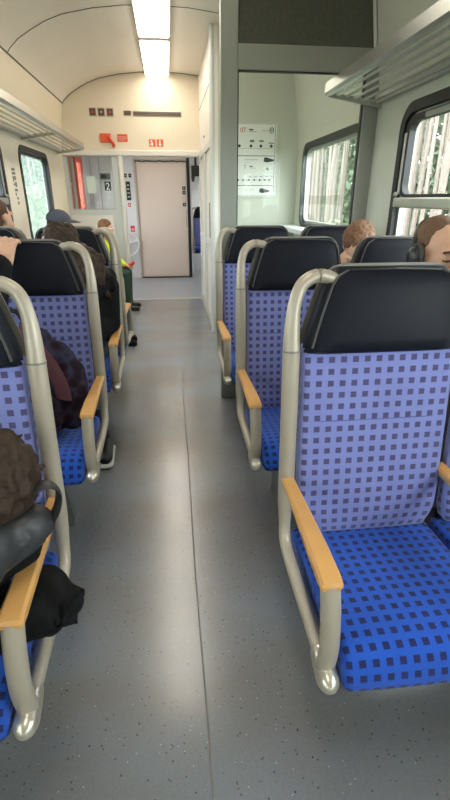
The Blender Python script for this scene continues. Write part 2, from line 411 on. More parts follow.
def make_window(side, w, hp, sash, zb):
    global nwin
    nwin += 1
    x = XL if side < 0 else XR; s = side
    z1 = WZ[side][1]
    root = struct(empty('window_%d' % nwin, (x+s*0.03, (w[0]+w[1])/2, zb)))
    off = -Vector(root.location)
    def fin(name, bm, mat):
        bmesh.ops.translate(bm, verts=bm.verts[:], vec=off); return finish(name, bm, mat, root, smooth=False)
    bm = bmesh.new(); ring_yz(bm, rrect(w[0]-0.018, w[1]+0.018, zb-0.018, z1+0.018, 0.125), rrect(w[0]+0.03, w[1]-0.03, zb+0.03, z1-0.03, 0.085), x-s*0.008, x+s*0.05)
    fin('rubber_seal', bm, M['rubber'])
    bm = bmesh.new(); ring_yz(bm, rrect(w[0]+0.028, w[1]-0.028, zb+0.028, z1-0.028, 0.085), rrect(w[0]+0.05, w[1]-0.05, zb+0.05, z1-0.05, 0.07), x+s*0.02, x+s*0.055)
    fin('window_frame', bm, M['alud'] if side > 0 else M['rubber'])
    bm = bmesh.new()
    P = rrect(w[0]+0.035, w[1]-0.035, zb+0.035, z1-0.035, 0.08)
    poly_extrude(bm, [(x+s*0.042, p[0], p[1]) for p in P], (s*0.006, 0, 0)); fin('pane', bm, M['glassL'] if side < 0 else M['glass'])
    if sash:
        bm = bmesh.new(); box(bm, *sorted((x-s*0.012, x+s*0.035)), w[0]+0.02, w[1]-0.02, 1.292, 1.345, 0.008); fin('sash_bar', bm, M['alu'])
        bm = bmesh.new(); ring_yz(bm, rrect(w[0]+0.045, w[1]-0.045, 1.345, z1-0.045, 0.07), rrect(w[0]+0.085, w[1]-0.085, 1.36, z1-0.075, 0.05), x-s*0.0, x+s*0.035); fin('sash_frame', bm, M['rubber'])
        bm = bmesh.new()
        for yy in (w[0]+0.053, w[1]-0.053): box(bm, *sorted((x-s*0.006, x+s*0.02)), yy-0.012, yy+0.012, 1.36, z1-0.12, 0.004)
        box(bm, *sorted((x-s*0.01, x+s*0.02)), (w[0]+w[1])/2-0.5, (w[0]+w[1])/2+0.5, z1-0.075, z1-0.05, 0.005)
        fin('sash_guide', bm, M['alud'])
        bm = bmesh.new(); ball(bm, (x-s*0.015, w[1]-0.05, 1.36), 0.012, sub=2); fin('latch', bm, M['alu'])
    return root
for i, w in enumerate(WINL): make_window(-1, w, holesL[i], i == 3 or i == 1, 0.92)
for i, w in enumerate(WINR): make_window(1, w, holesR[i], i in (0, 2), 1.10 if i == 3 else 0.92)

# baseboards / heater ducts along the walls
bm = bmesh.new(); box(bm, XL, XL+0.05, Y0, YP-0.05, 0, 0.16, 0.01); struct(finish('baseboard_left', bm, M['pedestal'], smooth=False))
bm = bmesh.new(); box(bm, XR-0.05, XR, Y0, 3.03, 0, 0.16, 0.01); struct(finish('baseboard_right', bm, M['pedestal'], smooth=False))

bm = bmesh.new(); box(bm, -1.42, 1.42, Y0-0.08, Y0, 0, 2.75); struct(finish('wall_back', bm, M['white'], smooth=False))

# --- front wall over the vestibule doorway (cream, arched under the ceiling) and beam
bm = bmesh.new()
out = [(x, z+0.02) for x, z in ceil_sec()]; out = [(XC-1.285, 1.905)]+[(XC-1.264, 2.02)]+out+[(XC+1.264, 2.02), (XC+1.285, 1.905)]
poly_extrude(bm, [(x, YP, z) for x, z in out], (0, 0.06, 0)); struct(finish('wall_front', bm, M['frieze'], smooth=False))
bm = bmesh.new(); box(bm, XL, 0.46, YP-0.035, YP+0.08, 1.835, 1.905, 0.012); struct(finish('trim_12', bm, M['white'], smooth=False))

# --- left vestibule screen (partition with a window)
scr = struct(empty('wall_screen_left', (-0.9, YP, 0)))
def child(name, bm, mat, root, smooth=True, angle=40):
    bmesh.ops.translate(bm, verts=bm.verts[:], vec=-Vector(root.location)); return finish(name, bm, mat, root, smooth, angle)
bm = bmesh.new()
for a in ((XL, -1.235, 0, 1.84), (-0.685, -0.60, 0, 1.84), (-1.235, -0.685, 0, 1.21), (-1.235, -0.685, 1.825, 1.84)): box(bm, a[0], a[1], YP, YP+0.05, a[2], a[3])
child('screen_panel', bm, M['lightgrey'], scr, False)
bm = bmesh.new(); box(bm, -0.60, -0.548, YP-0.03, YP+0.08, 0, 1.84, 0.012); child('screen_post', bm, M['white'], scr, False)
bm = bmesh.new(); box(bm, XL+0.02, -0.72, YP-0.012, YP, 0.12, 1.13, 0.006); child('raised_panel', bm, M['white'], scr, False)
bm = bmesh.new(); box(bm, -1.235, -0.685, YP+0.02, YP+0.026, 1.21, 1.825); child('pane', bm, M['glassP'], scr, False)
bm = bmesh.new()
for a in ((-1.235, -0.685, 1.203, 1.213), (-1.235, -0.685, 1.822, 1.83), (-0.69, -0.682, 1.21, 1.825), (-1.238, -1.23, 1.21, 1.825)): box(bm, a[0], a[1], YP-0.004, YP+0.012, a[2], a[3])
child('pane_gasket', bm, M['alud'], scr, False)

# --- right cabinet walls
bm = bmesh.new(); box(bm, 0.452, 0.50, 4.88, YP+0.06, 0, 2.71); struct(finish('wall_aisle_right', bm, M['white'], smooth=False))
bm = bmesh.new(); box(bm, 0.50, XR+0.01, 4.88, 4.93, 0, 2.71)
struct(finish('wall_end_right', bm, M['wallR'], smooth=False))
bm = bmesh.new(); tube(bm, [(0.452, 4.905, 0), (0.452, 4.905, 2.71)], 0.03, 12); struct(finish('trim_13', bm, M['lightgrey']))
bm = bmesh.new()
box(bm, 0.436, 0.452, 4.96, 6.72, 1.80, 1.86, 0.005)
for y in (5.02, 5.75, 5.85, 6.62): box(bm, 0.432, 0.452, y-0.03, y+0.03, 0.05, 1.80, 0.006)
box(bm, 0.434, 0.452, 5.0, 6.7, 0.86, 0.92, 0.005)
struct(finish('trim_14', bm, M['lightgrey'], smooth=False))
bm = bmesh.new(); box(bm, 0.438, 0.452, 4.93, YP, 0, 0.10); struct(finish('baseboard_aisle', bm, M['strip'], smooth=False))
bm = bmesh.new(); box(bm, 0.444, 0.452, 5.9, 6.0, 1.97, 1.985); box(bm, 0.449, 0.452, 4.99, 6.7, 2.34, 2.348); struct(finish('trim_15', bm, M['joint'], smooth=False))
sl = tag(empty('slot_handle', (0.448, 5.2, 0.9)), 'narrow dark slot handle in the cabinet side beside the aisle', 'handle')
bm = bmesh.new(); box(bm, 0.438, 0.452, 5.16, 5.23, 0.95, 1.30, 0.005); child('handle_recess', bm, M['black'], sl, False)

# --- right glass partition behind the third seat row
YG = 3.085
par = struct(empty('wall_partition', (0.8, YG, 0)))
bm = bmesh.new()
for a in ((0.33, 0.428, 0, 2.69), (0.428, 1.19, 2.0, 2.12), (1.18, XR, 0, 2.12), (0.428, 1.18, 0, 0.78)):
    box(bm, a[0], a[1], YG-0.025, YG+0.03, a[2], a[3], 0.004)
child('partition_frame', bm, M['greyframe'], par, False)
bm = bmesh.new(); box(bm, 0.422, 1.185, YG, YG+0.008, 0.76, 2.005); child('pane', bm, M['glassP'], par, False)
bm = bmesh.new()
for a in ((0.426, 0.435, 0.78, 2.005), (1.172, 1.181, 0.78, 2.005), (0.428, 1.18, 1.994, 2.004)): box(bm, a[0], a[1], YG-0.012, YG+0.014, a[2], a[3])
child('pane_gasket', bm, M['rubber'], par, False)
bm = bmesh.new()
half = [(1.245, 2.12), (1.2, 2.40), (1.17, 2.437), (1.1, 2.497), (0.99, 2.56), (0.87, 2.62), (0.74, 2.665), (0.5, 2.706), (0.442, 2.712), (0.442, 2.12)]
poly_extrude(bm, [(x+XC, YG-0.012, z) for x, z in half], (0, 0.025, 0)); child('dark_panel', bm, M['darkpanel'], par, False)
bm = bmesh.new(); tube(bm, [(p[0]+XC-0.012, YG-0.015, p[1]-0.004) for p in half[:9]], 0.011, 8, ref=Vector((0, 1, 0))); child('panel_edge', bm, M['lightgrey'], par)
bm = bmesh.new(); box(bm, 1.1, XR-0.005, 3.14, 4.87, 1.055, 1.095, 0.008); struct(finish('trim_16', bm, pmat('pale blue grey ledge', (0.62, 0.66, 0.7), 0.35), smooth=False))

# --- vestibule
bm = bmesh.new(); box(bm, -1.4, 1.4, YP+0.06, 12.2, 2.25, 2.3); struct(finish('ceiling_vestibule', bm, M['white'], smooth=False))
bm = bmesh.new()
for a in ((-1.35, -0.535, 0, 2.25), (-0.535, 0.405, 1.965, 2.25), (0.395, 0.425, 0, 1.965), (0.425, 1.0, 1.87, 2.25), (1.0, 1.4, 0, 2.25)): box(bm, a[0], a[1], YE, YE+0.06, a[2], a[3])
struct(finish('wall_end', bm, M['bluewhite'], smooth=False))
bm = bmesh.new(); box(bm, -1.36, -1.30, YP+0.06, 12.2, 0, 0.2); box(bm, -1.36, -1.30, 8.3, 12.2, 0.2, 2.25); box(bm, -1.36, -1.30, YP+0.06, 7.1, 0.2, 2.25); box(bm, -1.36, -1.3, 7.1, 8.3, 2.0, 2.25)
struct(finish('wall_vestibule_left', bm, M['bluewhite'], smooth=False))
bm = bmesh.new(); box(bm, 1.30, 1.36, YP+0.06, 9.2, 0, 2.25); box(bm, 1.30, 1.36, 9.2, 12.2, 0, 0.9); box(bm, 1.30, 1.36, 9.2, 12.2, 1.8, 2.25); box(bm, 1.30, 1.36, 11.5, 12.2, 0.9, 1.8); struct(finish('wall_vestibule_right', bm, M['white'], smooth=False))
bm = bmesh.new(); box(bm, -1.4, 1.4, 12.2, 12.26, 0, 2.3); struct(finish('wall_far', bm, M['white'], smooth=False))
# outer red door with a long window
d = struct(empty('door_1', (-1.33, 7.7, 0)))
bm = bmesh.new()
for a in ((7.1, 7.32, 0.2, 2.0), (8.08, 8.3, 0.2, 2.0), (7.32, 8.08, 0.2, 0.9), (7.32, 8.08, 1.85, 2.0)): box(bm, -1.345, -1.30, a[0], a[1], a[2], a[3])
child('door_leaf', bm, M['red'], d, False)
bm = bmesh.new(); box(bm, -1.33, -1.325, 7.32, 8.08, 0.9, 1.85); child('pane', bm, M['glass'], d, False)
for yy, r, mt, nm in ((7.12, 0.035, 'red', 'grab_rail'), (7.0, 0.02, 'alu', 'grab_rail')):
    bm = bmesh.new(); cyl(bm, (-1.23, yy, 0.5), (-1.23, yy, 1.82), r); ball(bm, (-1.23, yy, 1.82), r, sub=2); box(bm, -1.3, -1.23, yy-0.015, yy+0.015, 1.5, 1.53); child(nm, bm, M[mt], d)
# gangway door
d = struct(empty('door_2', (-0.065, YE, 0)))
bm = bmesh.new(); box(bm, -0.50, 0.345, YE+0.012, YE+0.05, 0.02, 1.915, 0.008); child('door_leaf', bm, M['pink'], d, False)
bm = bmesh.new()
box(bm, -0.535, 0.40, YE-0.02, YE+0.06, 1.925, 1.965, 0.004)
box(bm, -0.535, -0.505, YE-0.03, YE+0.06, 0, 1.925, 0.004)
child('door_frame', bm, M['strip'], d, False)
bm = bmesh.new(); box(bm, 0.352, 0.40, YE-0.025, YE+0.06, 0, 1.965, 0.004); box(bm, -0.505, 0.352, YE, YE+0.02, 0.0, 0.02); child('door_seal', bm, M['black'], d, False)
bm = bmesh.new()
pts = [(-0.53+0.88*k/22, YE-0.005, 1.908+0.004*math.sin(k*1.3)+0.003*math.sin(k*4.1)) for k in range(23)]
tube(bm, pts, 0.011, 8); child('cable', bm, M['joint'], d)
for z in (1.50, 1.43, 1.24):
    bm = bmesh.new(); box(bm, 0.27, 0.325, YE, YE+0.015, z-0.028, z+0.028, 0.006); f = child('button_plate', bm, M['black'], d, False)
    bm = bmesh.new(); cyl(bm, (0.297, YE+0.002, z), (0.297, YE-0.006, z), 0.013); bmesh.ops.translate(bm, verts=bm.verts[:], vec=-Vector(d.location)); finish('push_button', bm, M['alud'], f)
bm = bmesh.new(); cyl(bm, (0.33, YE-0.03, 0.88), (0.33, YE-0.03, 1.15), 0.010); box(bm, 0.322, 0.338, YE-0.03, YE+0.015, 0.89, 0.91); box(bm, 0.322, 0.338, YE-0.03, YE+0.015, 1.12, 1.14); child('door_handle', bm, M['alu'], d)
# panel left of the door: intercom, stickers, hand-brake wheel
for k, (z0, z1, x0, x1) in enumerate(((1.66, 1.72, -0.695, -0.655), (1.66, 1.72, -0.625, -0.58))):
    b_ = tag(empty('switch_plate', ((x0+x1)/2, YE, z0)), ('small black switch left of its twin above the intercom by the gangway door', 'small black switch right of its twin, nearest the gangway door frame')[k], 'switch', 'switches by the gangway door')
    bm = bmesh.new(); box(bm, x0, x1, YE-0.012, YE, z0, z1, 0.004); child('plate', bm, M['black'], b_, False)
    bm = bmesh.new(); cyl(bm, ((x0+x1)/2, YE-0.01, (z0+z1)/2), ((x0+x1)/2, YE-0.02, (z0+z1)/2), 0.01); child('push_button', bm, M['alud'], b_)
it = tag(empty('intercom', (-0.645, YE, 1.3)), 'tall narrow black intercom panel on the wall left of the gangway door', 'intercom')
bm = bmesh.new(); box(bm, -0.68, -0.61, YE-0.02, YE, 1.31, 1.60, 0.006); child('panel', bm, M['black'], it, False)
for k in range(4):
    bm = bmesh.new(); box(bm, -0.665, -0.625, YE-0.026, YE-0.018, 1.35+0.06*k, 1.375+0.06*k, 0.002); child('key', bm, M['alud'], it, False)
def sticker(x0, x1, y, z0, z1, mat, label, glyph=None, name='sign', cat='sign'):
    r = tag(empty(name, ((x0+x1)/2, y, z0)), label, cat)
    bm = bmesh.new(); box(bm, x0, x1, y-0.004, y, z0, z1); child('sign_plate', bm, mat, r, False)
    if glyph:
        bm = bmesh.new(); w = x1-x0; h = z1-z0
        for (a, b, c, e) in glyph: box(bm, x0+a*w, x0+b*w, y-0.006, y-0.0035, z0+c*h, z0+e*h)
        child('pictogram', bm, M['paper'], r, False)
    return r
sticker(-0.668, -0.622, YE, 1.205, 1.265, M['red'], 'small red sticker with a white square right under the intercom panel', [(0.3, 0.7, 0.3, 0.7)])
sticker(-0.655, -0.585, YE, 0.80, 0.90, M['red'], 'small red sticker low on the wall above the white hand wheel', [(0.2, 0.8, 0.42, 0.5), (0.2, 0.8, 0.25, 0.33)])
wh = tag(empty('hand_wheel', (-0.725, YE, 0.6)), 'white spoked hand-brake wheel on the wall left of the gangway door', 'wheel')
bm = bmesh.new(); tube(bm, [(-0.725+0.2*math.cos(a), YE-0.07, 0.6+0.2*math.sin(a)) for a in [2*PI*k/36 for k in range(36)]], 0.014, 10, ref=Vector((0, 1, 0)), closed=True); child('rim', bm, M['paper'], wh)
bm = bmesh.new(); cyl(bm, (-0.725, YE, 0.6), (-0.725, YE-0.08, 0.6), 0.03); child('hub', bm, M['alu'], wh)
for a in (0.35, 0.35+2*PI/3, 0.35+4*PI/3):
    bm = bmesh.new(); cyl(bm, (-0.725, YE-0.065, 0.6), (-0.725+0.2*math.cos(a), YE-0.07, 0.6+0.2*math.sin(a)), 0.013); child('spoke', bm, M['paper'], wh)
# things in the vestibule seen through the screen window and the side opening
nt_ = tag(empty('notice', (-1.02, YP+0.02, 1.38)), 'pale mint blank notice stuck on the vestibule screen window', 'notice')
bm = bmesh.new(); box(bm, -1.03, -0.915, YP+0.014, YP+0.02, 1.40, 1.60); child('sheet', bm, M['mint'], nt_, False)
vb = tag(empty('display_box', (-0.98, YE, 1.6)), 'small dark grey box on the vestibule wall seen through the screen window', 'box')
bm = bmesh.new(); box(bm, -1.09, -0.93, YE-0.05, YE, 1.63, 1.72, 0.006); child('casing', bm, M['pedestal'], vb, False)
bm = bmesh.new(); box(bm, -1.075, -0.99, YE-0.054, YE-0.049, 1.65, 1.70); child('screen', bm, M['navy'], vb, False)
cl = tag(empty('class_sign', (-0.95, YE, 1.4)), 'black square class sign with a white 2 seen through the screen window', 'sign')
bm = bmesh.new(); box(bm, -1.035, -0.93, YE-0.006, YE, 1.46, 1.60); child('sign_plate', bm, M['black'], cl, False)
text_mesh('numeral', '2', 0.15, M['paper'], cl, Vector((-1.02, YE-0.008, 1.475))-Vector(cl.location), ROT_FRONT)
bm = bmesh.new()
for x in (-1.24, -1.10, -0.86): box(bm, x-0.006, x+0.006, YE-0.006, YE, 0.1, 2.2)
struct(finish('trim_17', bm, M['alud'], smooth=False))
mo = tag(empty('wall_monitor', (0.47, YE-0.1, 1.7)), 'black box hanging at the top of the opening right of the gangway door', 'monitor')
bm = bmesh.new(); box(bm, 0.43, 0.60, YE-0.12, YE-0.02, 1.68, 1.84, 0.012); child('casing', bm, M['black'], mo, False)
bm = bmesh.new(); cyl(bm, (0.5, YE-0.07, 1.84), (0.5, YE-0.07, 2.25), 0.015); child('bracket', bm, M['black'], mo)
bm = bmesh.new(); cyl(bm, (0.46, YE-0.07, 1.68), (0.45, YE-0.09, 1.60), 0.035, 0.02); child('lens', bm, M['black'], mo)

# ------------------------------------------------------------------ front wall fittings
VY = YP
for k in range(3):
    x = -0.862+0.105*k
    v = tag(empty('indicator', (x, VY, 2.27)), ('dark square indicator above the doorway, farthest left of the row of three', 'middle dark square indicator of the row of three above the doorway', 'dark square indicator above the doorway, right one of the row of three')[k], 'indicator', 'square indicators over the doorway')
    bm = bmesh.new(); box(bm, x-0.045, x+0.045, VY-0.006, VY, 2.268, 2.362, 0.002); child('bezel', bm, M['strip'], v, False)
    bm = bmesh.new(); box(bm, x-0.036, x+0.036, VY-0.012, VY-0.004, 2.277, 2.353, 0.003); child('lens', bm, M['brown'], v, False)
    bm = bmesh.new(); box(bm, x-0.012, x+0.012, VY-0.015, VY-0.010, 2.303, 2.327, 0.002); child('lamp', bm, (M['red'], M['alud'], M['red'])[k], v, False)
v = tag(empty('vent_grille', (-0.44, VY, 2.28)), 'small brown square vent left of the long slot grille above the doorway', 'vent')
bm = bmesh.new(); box(bm, -0.485, -0.395, VY-0.008, VY, 2.285, 2.335, 0.003); child('grille', bm, M['brown'], v, False)
v = tag(empty('vent_grille', (-0.07, VY, 2.28)), 'long narrow brown slot grille above the doorway', 'vent')
bm = bmesh.new(); box(bm, -0.375, 0.232, VY-0.006, VY, 2.275, 2.335, 0.003); child('grille_frame', bm, M['strip'], v, False)
bm = bmesh.new(); box(bm, -0.365, 0.222, VY-0.009, VY-0.004, 2.283, 2.327); child('grille', bm, M['brown'], v, False)
bm = bmesh.new()
for k in range(2): box(bm, -0.36, 0.217, VY-0.012, VY-0.007, 2.294+0.018*k, 2.299+0.018*k)
child('slat', bm, M['joint'], v, False)
eb = tag(empty('emergency_handle', (-0.72, VY, 1.98)), 'orange-red emergency brake handle on the wall above the doorway', 'handle')
bm = bmesh.new(); box(bm, -0.80, -0.665, VY-0.02, VY, 1.985, 2.085, 0.006); child('housing', bm, M['orange'], eb, False)
bm = bmesh.new(); tube(bm, smooth_path([(-0.70, VY-0.03, 2.05), (-0.66, VY-0.035, 2.0), (-0.635, VY-0.035, 1.955), (-0.655, VY-0.035, 1.94)]), 0.018, 10); child('lever', bm, M['red'], eb)
sticker(-0.588, -0.46, VY, 1.995, 2.08, M['orange'], 'orange-red rectangular sign beside the emergency brake handle', [(0.08, 0.92, 0.62, 0.66), (0.08, 0.92, 0.4, 0.44), (0.08, 0.7, 0.2, 0.24)])
sticker(-0.195, -0.112, VY, 1.945, 2.028, M['orange'], 'square red sign with white pictogram above the doorway, left of its twin', [(0.35, 0.62, 0.12, 0.6), (0.25, 0.5, 0.65, 0.85), (0.12, 0.25, 0.2, 0.4)])
sticker(-0.098, -0.015, VY, 1.945, 2.028, M['orange'], 'square red sign with white arrow pictogram above the doorway, right of its twin', [(0.42, 0.58, 0.35, 0.85), (0.25, 0.75, 0.25, 0.38), (0.38, 0.62, 0.1, 0.25)])

# timetable poster on the wall behind the partition
PY = 4.88
po = tag(empty('route_poster', (0.77, PY, 1.32)), 'white framed route map poster on the wall behind the glass partition', 'poster')
bm = bmesh.new(); box(bm, 0.50, 1.04, PY-0.012, PY, 1.335, 1.975, 0.003); child('poster_frame', bm, M['lightgrey'], po, False)
bm = bmesh.new(); box(bm, 0.52, 1.022, PY-0.015, PY-0.011, 1.355, 1.955); child('sheet', bm, M['paper'], po, False)
fy = PY-0.0165
def bars(name, L, mat):
    for a in L:
        bm = bmesh.new(); box(bm, a[0], a[1], fy-0.001, fy+0.002, a[2], a[3]); child(name, bm, mat, po, False)
bars('rule', [(0.53, 1.005, 1.693, 1.699), (0.53, 1.0, 1.437, 1.443), (1.008, 1.012, 1.37, 1.95), (0.53, 1.0, 1.757, 1.759), (0.53, 0.985, 1.487, 1.489)], M['ink2'])
bars('text_line', [(0.72, 0.85, 1.661, 1.664), (0.72, 0.76, 1.635, 1.637), (0.72, 0.82, 1.402, 1.404), (0.87, 0.93, 1.905, 1.907), (0.76, 0.83, 1.894, 1.897), (0.76, 0.80, 1.905, 1.918), (0.77, 0.81, 1.81, 1.828), (0.86, 0.90, 1.812, 1.826), (0.95, 1.0, 1.80, 1.808), (0.78, 0.83, 1.59, 1.593), (0.77, 0.80, 1.60, 1.61)]+[(0.76+0.055*k, 0.79+0.055*k, 1.515, 1.520) for k in range(5)], M['ink2'])
for row, xs, z, r in ((0, (0.57, 0.67, 0.78, 0.875, 0.975), 1.778, 0.013), (1, (0.55, 0.60, 0.66, 0.71, 0.765, 0.82, 0.872, 0.92, 0.965), 1.4885, 0.009), (2, (0.945,), 1.585, 0.012)):
    for x in xs:
        bm = bmesh.new(); cyl(bm, (x, fy+0.001, z), (x, fy-0.002, z), r, n=14); child('stop_dot', bm, M['ink'] if row < 2 else M['ink2'], po)
for x0, z0, mt in ((0.905, 1.640, 'ink'), (0.87, 1.372, 'ink')):
    bm = bmesh.new(); poly_extrude(bm, [(x0+a, fy, z0+b) for a, b in ((0, 0.01), (0.03, 0), (0.10, 0.012), (0.10, 0.025), (0.02, 0.045), (0.005, 0.04))], (0, -0.0015, 0)); child('vehicle_picture', bm, M[mt], po, False)
bm = bmesh.new(); tube(bm, [(0.975+0.018*math.cos(a), fy-0.001, 1.908+0.022*math.sin(a)) for a in [2*PI*k/24 for k in range(24)]], 0.003, 6, ref=Vector((0, 1, 0)), closed=True); box(bm, 0.965, 0.985, fy-0.002, fy, 1.905, 1.911); child('round_logo', bm, M['inkgreen'], po)
text_mesh('line_number', '07', 0.055, M['inkred'], po, Vector((0.675, fy-0.001, 1.89))-Vector(po.location), ROT_FRONT)
text_mesh('line_number', '7', 0.045, M['ink2'], po, Vector((0.712, fy-0.001, 1.585))-Vector(po.location), ROT_FRONT)

po.location.x += 0.03; po.location.z += 0.014
# dark wall markings between the left windows
sg = tag(empty('wall_marking', (XL, 4.52, 1.3)), 'column of small dark seat-number symbols on the cream pillar between the left windows', 'sign')
bm = bmesh.new()
for (a, b, c, e) in ((4.49, 4.575, 1.555, 1.575), (4.49, 4.575, 1.525, 1.545), (4.49, 4.51, 1.47, 1.515), (4.525, 4.575, 1.485, 1.515), (4.535, 4.575, 1.43, 1.47), (4.49, 4.52, 1.44, 1.455), (4.50, 4.575, 1.395, 1.415), (4.50, 4.52, 1.36, 1.385), (4.53, 4.56, 1.33, 1.35), (4.53, 4.56, 1.29, 1.315)):
    box(bm, XL, XL+0.003, a, b, c, e)
child('symbols', bm, M['ink2'], sg, False)

# ------------------------------------------------------------------ ceiling lamps
def lamp(y0, y1, label):
    x0, x1 = -0.188, 0.086
    r = tag(empty('ceiling_lamp', ((x0+x1)/2, (y0+y1)/2, 2.74)), label, 'lamp', 'ceiling lamps in a row')
    bm = bmesh.new(); box(bm, x0-0.012, x1+0.012, y0, y1, 2.703, 2.75, 0.008); child('lamp_frame', bm, M['lampf'], r, False)
    bm = bmesh.new(); box(bm, x0, x1, y0+0.02, y1-0.02, 2.688, 2.708, 0.009); child('diffuser', bm, M['lamp'], r, False)
lamp(5.36, 6.71, 'glowing rectangular ceiling lamp closest to the end wall')
lamp(3.96, 5.25, 'glowing rectangular ceiling lamp second from the end wall, cut by the photo edge')
for k, y in enumerate((2.62, -0.18)):
    lamp(y-0.06, y+1.24, 'glowing rectangular ceiling lamp overhead nearer the viewer')
r = tag(empty('ceiling_lamp', (0, 7.7, 2.25)), 'unseen square ceiling lamp added to light the vestibule', 'lamp')  # unseen lamp, added to brighten the vestibule
bm = bmesh.new(); box(bm, -0.3, 0.3, 7.45, 7.95, 2.235, 2.25, 0.005); child('diffuser', bm, M['lamp'], r, False)  # diffuser of the added, unseen vestibule lamp
bm = bmesh.new(); box(bm, -0.32, 0.32, 7.43, 7.97, 2.243, 2.252); child('lamp_frame', bm, M['lampf'], r, False)

# ------------------------------------------------------------------ luggage racks
def rack(side, y0, y1, label, bracket_ys):
    xw = XL if side < 0 else XR; xf = XC+side*0.945
    r = tag(empty('luggage_rack', ((xw+xf)/2, (y0+y1)/2, 1.85)), label, 'luggage rack')
    bm = bmesh.new()
    poly_extrude(bm, [(xf+side*a, y0, b) for a, b in ((0.0, 1.893), (0.012, 1.880), (0.03, 1.878), (0.034, 1.945), (0.022, 1.955), (0.004, 1.945))], (0, y1-y0, 0)); child('front_fascia', bm, M['alu'], r, False)
    n = 5
    for k in range(n):
        x = xf+side*(0.072+0.051*k); z = 1.885-0.008*k
        bm = bmesh.new(); tube(bm, [(x, y0+0.01, z), (x, y1-0.01, z)], 0.0115, 10, asp=0.45); child('slat', bm, M['alu'], r)
    for y in bracket_ys:
        bm = bmesh.new(); poly_extrude(bm, [(xf+side*0.02, y-0.012, 1.872), (xw-side*0.0, y-0.012, 1.825), (xw, y-0.012, 1.86), (xf+side*0.02, y-0.012, 1.895)], (0, 0.024, 0)); child('bracket', bm, M['alu'], r, False)
    bm = bmesh.new(); box(bm, *sorted((xw-side*0.035, xw)), y0, y1, 1.845, 1.90, 0.008); child('wall_rail', bm, M['alud'], r, False)
rack(-1, Y0+0.2, 6.45, 'slatted aluminium luggage rack along the left wall over the windows', (-2.8, -1.0, 1.0, 3.0, 4.95, 6.43))
rack(1, Y0+0.2, YG-0.035, 'slatted aluminium luggage rack along the right wall ending at the glass partition', (-2.8, -1.0, 1.0, YG-0.055))

